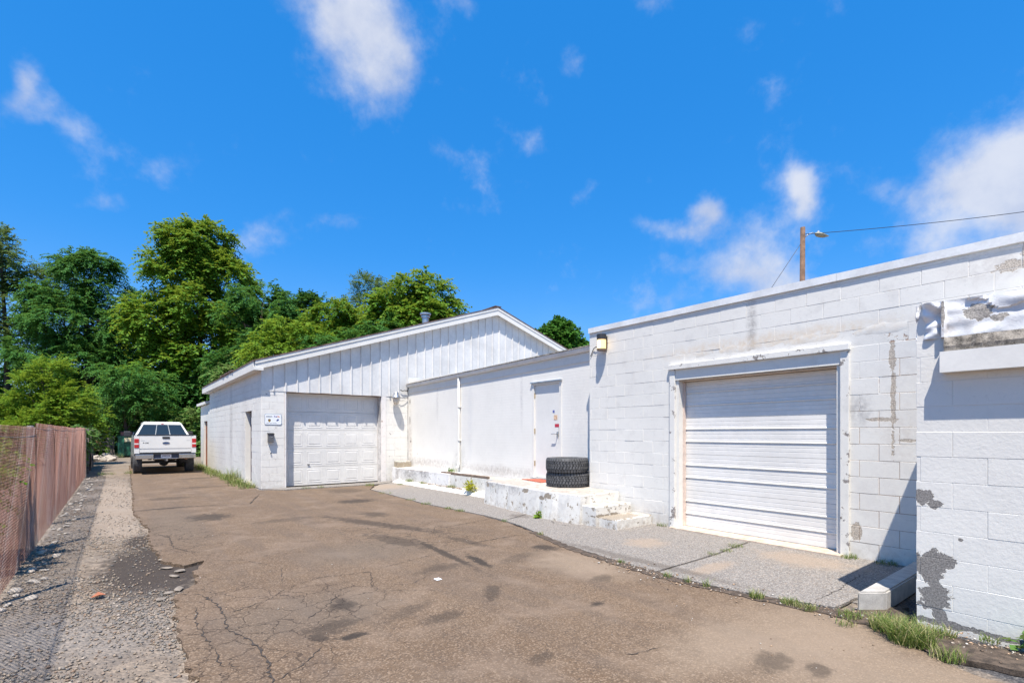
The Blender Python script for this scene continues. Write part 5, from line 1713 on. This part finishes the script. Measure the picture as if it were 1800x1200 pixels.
tree('olive_tree', 'loose olive green tree at the left edge of the view', spot(10, Z),
     [(0, 0, hgt(450, Z), 1.9, 2.0), (-2.2, 0, hgt(500, Z), 2.2, 2.0), (2.4, .5, hgt(480, Z), 2.2, 1.2), (.6, 0, hgt(530, Z), 2.8, 1.6), (-.6, 0, hgt(425, Z), 1.1, 1.4), (3.2, 0, hgt(520, Z), 1.6, 1.2), (-2, 0, hgt(600, Z), 2.5, 2.0), (1.6, 0, hgt(600, Z), 2.2, 1.6)],
     L_OLV, 13, 20, .8, 7, .18, .08, .25, 7, .25, .8)
Z = 34.
tree('low_tree', 'low bushy locust in front of the dark gap between the big trees', spot(222, Z),
     [(0, 0, hgt(660, Z), 1.6, 1.0), (.9, 0, hgt(690, Z), 1.6, .9), (-.7, .2, hgt(700, Z), 1.4, .9), (1.6, .2, hgt(655, Z), 1.0, .7)],
     L_LOC, 12, 22, .8, 9, .16, .06, .5, 8, .12, .7)
Z = 46.
for i, (x, y, lf, lab) in enumerate([(235, 560, L_DRK, 'dark backdrop tree between the locust and the tallest tree'), (300, 640, L_DRK, 'dark shaded tree directly above the truck cab'), (70, 600, L_LOC, 'shaded green tree behind the yellow green shrub'), (410, 600, L_DRK, 'dark tree touching the gabled garage eave')]):
    tree('backdrop_tree', lab, spot(x, Z + i), [(0, 0, hgt(y + 60, Z), 2.8, 2.3), (-1.8, 0, hgt(y + 120, Z), 2.8, 2.2), (1.9, 0, hgt(y + 110, Z), 2.8, 2.2), (0, -.6, hgt(y + 170, Z), 3.0, 1.8)], lf, 12, 22, .9, 7, .26, .13, .4, 20 + i, .2, .9)
# trees behind the gabled garage
for i, (x, Z, lf, lb, lab, pr) in enumerate([
    (462, 36., L_LOC, [(0, 0, 520, 1.7, 1.3), (-1.2, 0, 560, 1.6, 1.4), (1.2, 0, 570, 1.8, 1.4), (0, 0, 615, 2.2, 1.6), (-1.4, -.3, 640, 1.8, 1.2)], 'green locust beside the tallest tree, above the garage eave', (.8, 9, .18, .07, .5)),
    (520, 39., L_DRK, [(0, 0, 535, 1.9, 1.2), (1.4, 0, 528, 1.4, 1.0), (-1.3, 0, 552, 1.6, 1.2), (0, 0, 590, 2.6, 1.8)], 'dark rounded tree rising left of the low gap over the roof', (.7, 6, .20, .11, .3)),
    (505, 33., L_YEL, [(0, 0, 585, 1.5, 1.1), (1.3, 0, 592, 1.5, 1.0), (-1.2, 0, 610, 1.4, 1.0), (2.2, 0, 612, 1.3, .9)], 'yellow green bushy tree low against the rake board', (.8, 9, .19, .065, .6)),
    (600, 36., L_AIL, [(0, 0, 548, 1.7, 1.0), (-1.3, 0, 565, 1.6, 1.1), (1.3, 0, 560, 1.6, 1.0), (.2, 0, 600, 2.4, 1.4)], 'mid green tree in the low part of the skyline', (.8, 8, .2, .08, .45)),
    (652, 40., L_OLV, [(0, 0, 508, 1.2, 1.5), (1.3, 0, 530, 1.5, 1.4), (-1.2, 0, 545, 1.3, 1.3), (2.0, 0, 505, .9, 1.0), (.2, 0, 575, 2.4, 1.6)], 'wispy olive tree with thin upright tips behind the roof', (.65, 6, .16, .06, .1)),
    (735, 36., L_AIL, [(.4, 0, 500, 1.5, 1.1), (-1.3, 0, 528, 1.7, 1.2), (1.5, 0, 530, 1.3, 1.2), (0, -.3, 565, 2.2, 1.4), (2.1, 0, 560, 1.0, 1.0), (-2.2, 0, 560, 1.7, 1.2)], 'bright green spreading tree behind the roof vent', (1.0, 8, .25, .10, .45)),
    (680, 34., L_LOC, [(0, 0, 580, 1.6, 1.0), (-1.4, 0, 600, 1.6, 1.0), (1.5, 0, 590, 1.6, .9)], 'low feathery green tree touching the middle of the rake', (.8, 9, .17, .065, .55)),
    (575, 33., L_LOC, [(0, 0, 605, 1.4, .9), (-1.1, 0, 625, 1.4, .9), (1.3, 0, 612, 1.4, .9)], 'low grey green tree right of the yellow green one', (.8, 9, .17, .065, .55)),
    (430, 34., L_VIN, [(0, 0, 640, 1.3, 1.1), (-.9, 0, 665, 1.2, 1.0), (.9, 0, 660, 1.2, 1.0)], 'pale leafy bush behind the garage corner', (.6, 6, .19, .11, .35)),
    (822, 70., L_DRK, [(0, 0, 565, 1.0, 1.4), (-.9, 0, 572, .9, 1.2)], 'far small tree top peeping over the ridge left of the peak', (.7, 6, .24, .14, .2))]):
    tree('skyline_tree', lab, spot(x, Z), [(a, b_, hgt(y, Z), rx, rz) for a, b_, y, rx, rz in lb], lf, 12, 22, pr[0], pr[1], pr[2], pr[3], pr[4], 40 + i, .18, .7)
Z = 46.
tree('maple_tree', 'dense maple between the gable and the right garage', spot(985, Z), [(0, 0, hgt(585, Z), 1.9, 1.5), (-1.5, 0, hgt(600, Z), 1.6, 1.5), (1.4, 0, hgt(602, Z), 1.6, 1.4), (2.6, 0, hgt(615, Z), 1.5, 1.3), (0, -.4, hgt(630, Z), 2.8, 1.6), (-.2, 0, hgt(573, Z), .8, .7)], L_MAP, 17, 30, .5, 5, .23, .17, .3, 60, .22, .6, jit=.5)
# the conical yellow-green shrub behind the fence
Z = 25.
tree('conifer_shrub', 'broad yellow green feathery shrub rising behind the chain link fence', spot(85, Z), [(0, 0, hgt(655, Z), .9, .8), (-.7, 0, hgt(680, Z), 1.1, .8), (.6, 0, hgt(690, Z), 1.1, .8), (-1.4, .2, hgt(715, Z), 1.1, .8), (.1, -.4, hgt(715, Z), 1.4, .9), (1.2, 0, hgt(725, Z), 1.0, .8), (-2.2, .2, hgt(735, Z), 1.1, .8), (-.8, -.3, hgt(755, Z), 1.5, .9), (1.3, 0, hgt(760, Z), 1.1, .9), (.1, 0, hgt(634, Z), .45, .45)], L_YEL, 20, 24, .42, 7, .12, .045, .15, 70, .1, .45, 'shrubs behind the fence', 'shrub')
# undergrowth at the end of the drive: separate bushes
for i, (x, y, Z, lf, lab) in enumerate([(172, 705, 38., L_VIN, 'pale vine covered bush above the grey pallet'), (210, 690, 37.5, L_VIN, 'light leafy bush over the dumpster'), (258, 700, 38., L_VIN, 'pale bush behind the truck cab, left side'), (305, 705, 39., L_LOC, 'green bush directly behind the truck cab'),
                                        (355, 722, 36., L_VIN, 'sunlit bush between the truck and the lean-to'), (112, 715, 36., L_LOC, 'green bush behind the board fence'), (40, 700, 40., L_DRK, 'dark bush deep behind the left fence'), (352, 660, 40., L_LOC, 'green bush rising over the lean-to roof'), (160, 660, 46., L_DRK, 'dark bush under the locust crown'), (-40, 660, 42., L_DRK, 'dark bush at the far left edge')]):
    k = Z / FP
    h0 = hgt(y, Z)
    tree('undergrowth_bush', lab, spot(x, Z), [(0, 0, h0 - .5, 1.4, 1.0), (-.9, .1, h0 - 1.1, 1.4, 1.0), (1.0, 0, h0 - 1.0, 1.4, 1.0), (0, -.4, max(.7, h0 - 1.9), 1.7, 1.0)], lf, 14, 22, .6, 6, .19, .11, .35, 80 + i, .08, .6, 'undergrowth at the end of the drive', 'bush')
# vines over the board fence, ivy behind the near mesh
tree('vine', 'leafy vine hanging over the weathered board fence', (-.95, 28.0), [(-.2, -3.2, 1.35, .22, .35), (-.15, -1.0, 1.5, .25, .3), (-.2, 1.5, 1.5, .28, .4), (-.1, -2.6, .9, .12, .4), (-.2, 3.4, 1.4, .3, .4)], L_VIN, 60, 16, .22, 5, .09, .06, .6, 101, .02, .25, 'climbers', 'vine')
tree('ivy', 'yellowish ivy growing through the near bay of chain link', (-1.35, 8.4), [(0, 0, 1.2, .35, .25), (0, -.6, .95, .35, .3), (.05, .5, 1.05, .3, .3), (0, -.2, .8, .4, .25)], L_YEL, 110, 14, .12, 4, .045, .026, .4, 102, .015, .2, 'climbers', 'vine')

# ------------------------------------------------------------------ grass and weeds
g = mat_new("grass_blades")
ri = g.node('ShaderNodeNewGeometry').outputs['Random Per Island']
c = g.mix(ri, (.08, .15, .025), (.22, .27, .05))
c = g.mix(g.step(ri, .66, .9), c, (.40, .35, .17))
df = g.node('ShaderNodeBsdfPrincipled', {'Base Color': c, 'Roughness': .6})
tr = g.node('ShaderNodeBsdfTranslucent', {'Color': c})
g.node('ShaderNodeOutputMaterial', {0: g.node('ShaderNodeMixShader', {0: .35, 1: df.outputs[0], 2: tr.outputs[0]}).outputs[0]})
M_GRASS = g.mat
GV, GF = [], []


def tuft(x, y, n, spread, h, z=0.0, w_=.0045, lean=1.0):
    for _ in range(n):
        a, rr_ = random.random() * 6.283, spread * math.sqrt(random.random())
        bx_, by_ = x + rr_ * math.cos(a), y + rr_ * math.sin(a)
        hh = h * random.uniform(.45, 1.15)
        la = random.random() * 6.283
        ln = hh * lean * random.uniform(.2, 1.3)
        wa = la + 1.57
        wx, wy = math.cos(wa) * w_ * .5, math.sin(wa) * w_ * .5
        k = len(GV)
        mx_, my_ = bx_ + math.cos(la) * ln * .35, by_ + math.sin(la) * ln * .35
        GV.extend([(bx_ - wx, by_ - wy, z), (bx_ + wx, by_ + wy, z), (mx_ + wx * .8, my_ + wy * .8, z + hh * .62), (mx_ - wx * .8, my_ - wy * .8, z + hh * .62), (bx_ + math.cos(la) * ln, by_ + math.sin(la) * ln, z + hh)])
        GF.extend([(k, k + 1, k + 2, k + 3), (k + 3, k + 2, k + 4, k + 4)])


for _ in range(105):                                    # foot of the gabled garage's side wall
    y = 15.7 + random.random() ** 1.2 * 12
    tuft(GX - .10 - random.random() ** 2 * .35, y, 26, .14, .10 + .12 * random.random() + (.3 if abs(y - 18.5) < .5 else 0), 0, .009)
for x, y, n, s, h in [(4.62, 1.08, 800, .14, .15), (4.76, 1.26, 420, .12, .12), (4.48, .85, 130, .10, .09), (4.95, .98, 150, .10, .08), (5.02, 1.3, 160, .16, .05), (4.86, 1.55, 160, .10, .06), (4.80, 2.0, 170, .08, .06), (4.74, 2.28, 150, .07, .07), (4.78, 1.85, 120, .08, .05), (4.68, 2.75, 40, .04, .09), (4.66, 2.95, 36, .04, .07),
                         (4.66, 3.2, 46, .05, .06), (4.75, 3.9, 46, .05, .05), (5.1, 5.75, 40, .06, .05), (5.36, 7.0, 30, .05, .05), (5.38, 8.5, 90, .10, .05), (5.36, 8.9, 80, .10, .05), (5.34, 9.8, 80, .12, .05), (5.38, 10.6, 70, .12, .05), (5.45, 12.2, 70, .2, .05), (6.65, 3.48, 90, .10, .05), (6.3, 3.42, 50, .08, .04), (7.17, 5.02, 70, .09, .06),
                         (7.15, 2.28, 110, .09, .06), (7.15, 1.9, 90, .12, .06), (6.2, 6.9, 40, .04, .05), (5.98, 3.42, 40, .08, .04), (6.85, 13.6, 160, .14, .10), (6.9, 12.9, 100, .12, .07), (7.03, 11.5, 160, .14, .08), (6.75, 14.0, 80, .10, .05), (5.9, 14.3, 130, .14, .09), (4.2, 14.72, 70, .12, .06), (4.6, 14.68, 70, .12, .06), (5.06, .45, 120, .08, .06), (5.1, .2, 130, .08, .07), (5.08, .72, 80, .06, .05),
                         (-.3, 24.2, 120, .3, .12), (.35, 24.4, 100, .14, .14), (2.8, 25.0, 160, .25, .25), (2.9, 28, 300, .5, .3), (.1, 41.6, 120, .3, .3), (7.5, 12.15, 60, .10, .14), (4.63, 1.5, 60, .08, .05)]:
    tuft(x, y, n, s, h, .122 if (x in (6.85, 6.9, 7.03)) else (.46 if x == 7.5 else .006))
gm = bpy.data.meshes.new('grass')
gm.from_pydata(GV, [], [tuple(dict.fromkeys(f)) for f in GF])
gm.materials.append(M_GRASS)
tag(link('grass', gm), 'tufts of grass in the joints and along the wall feet', 'grass', kind='stuff')


def weed(name, label, x, y, z, n, h, mat, ll=.06, lw=.035):
    T = thing(name, label, 'weed', (x, y, z), None)
    r = np.random.default_rng(int(x * 1000) % 9999)
    d_ = nrm(r.normal(0, 1, (n, 3)) * np.array([.6, .6, .3]) + np.array([0, 0, .9]))
    o = np.array([x, y, z]) + d_ * h * r.random((n, 1)) * .8
    quads_obj('leaves', fronds(o, nrm(d_ + r.normal(0, .5, d_.shape)), h * .35, 2, ll, lw, .3, .5, r), mat, T)
    b = B()
    for i in range(5):
        e = Vector(o[i])
        b.tube([(x, y, z - .01), tuple(Vector((x, y, z)).lerp(e, .5)), tuple(e)], [.004, .003, .002], 5)
    b.obj('stem', M_GRASS, T)


L_LIME = leaf_mat("lime_weed_leaves", (.22, .26, .02), (.38, .38, .03), (.5, .45, .04), .4)
weed('weed', 'bright lime yellow weed growing from the white skirt', 7.0, 10.55, .11, 26, .28, L_LIME, .085, .05)
weed('weed', 'small green weed at the platform foot', 6.1, 6.95, .0, 22, .12, L_YEL, .05, .035)
weed('weed', 'leafy green weed at the annex wall foot, right edge', 5.08, .42, .0, 60, .20, L_VIN, .06, .045)
weed('weed', 'green weed beside the downspout on the ledge', 7.52, 12.4, .46, 14, .14, L_VIN, .06, .03)
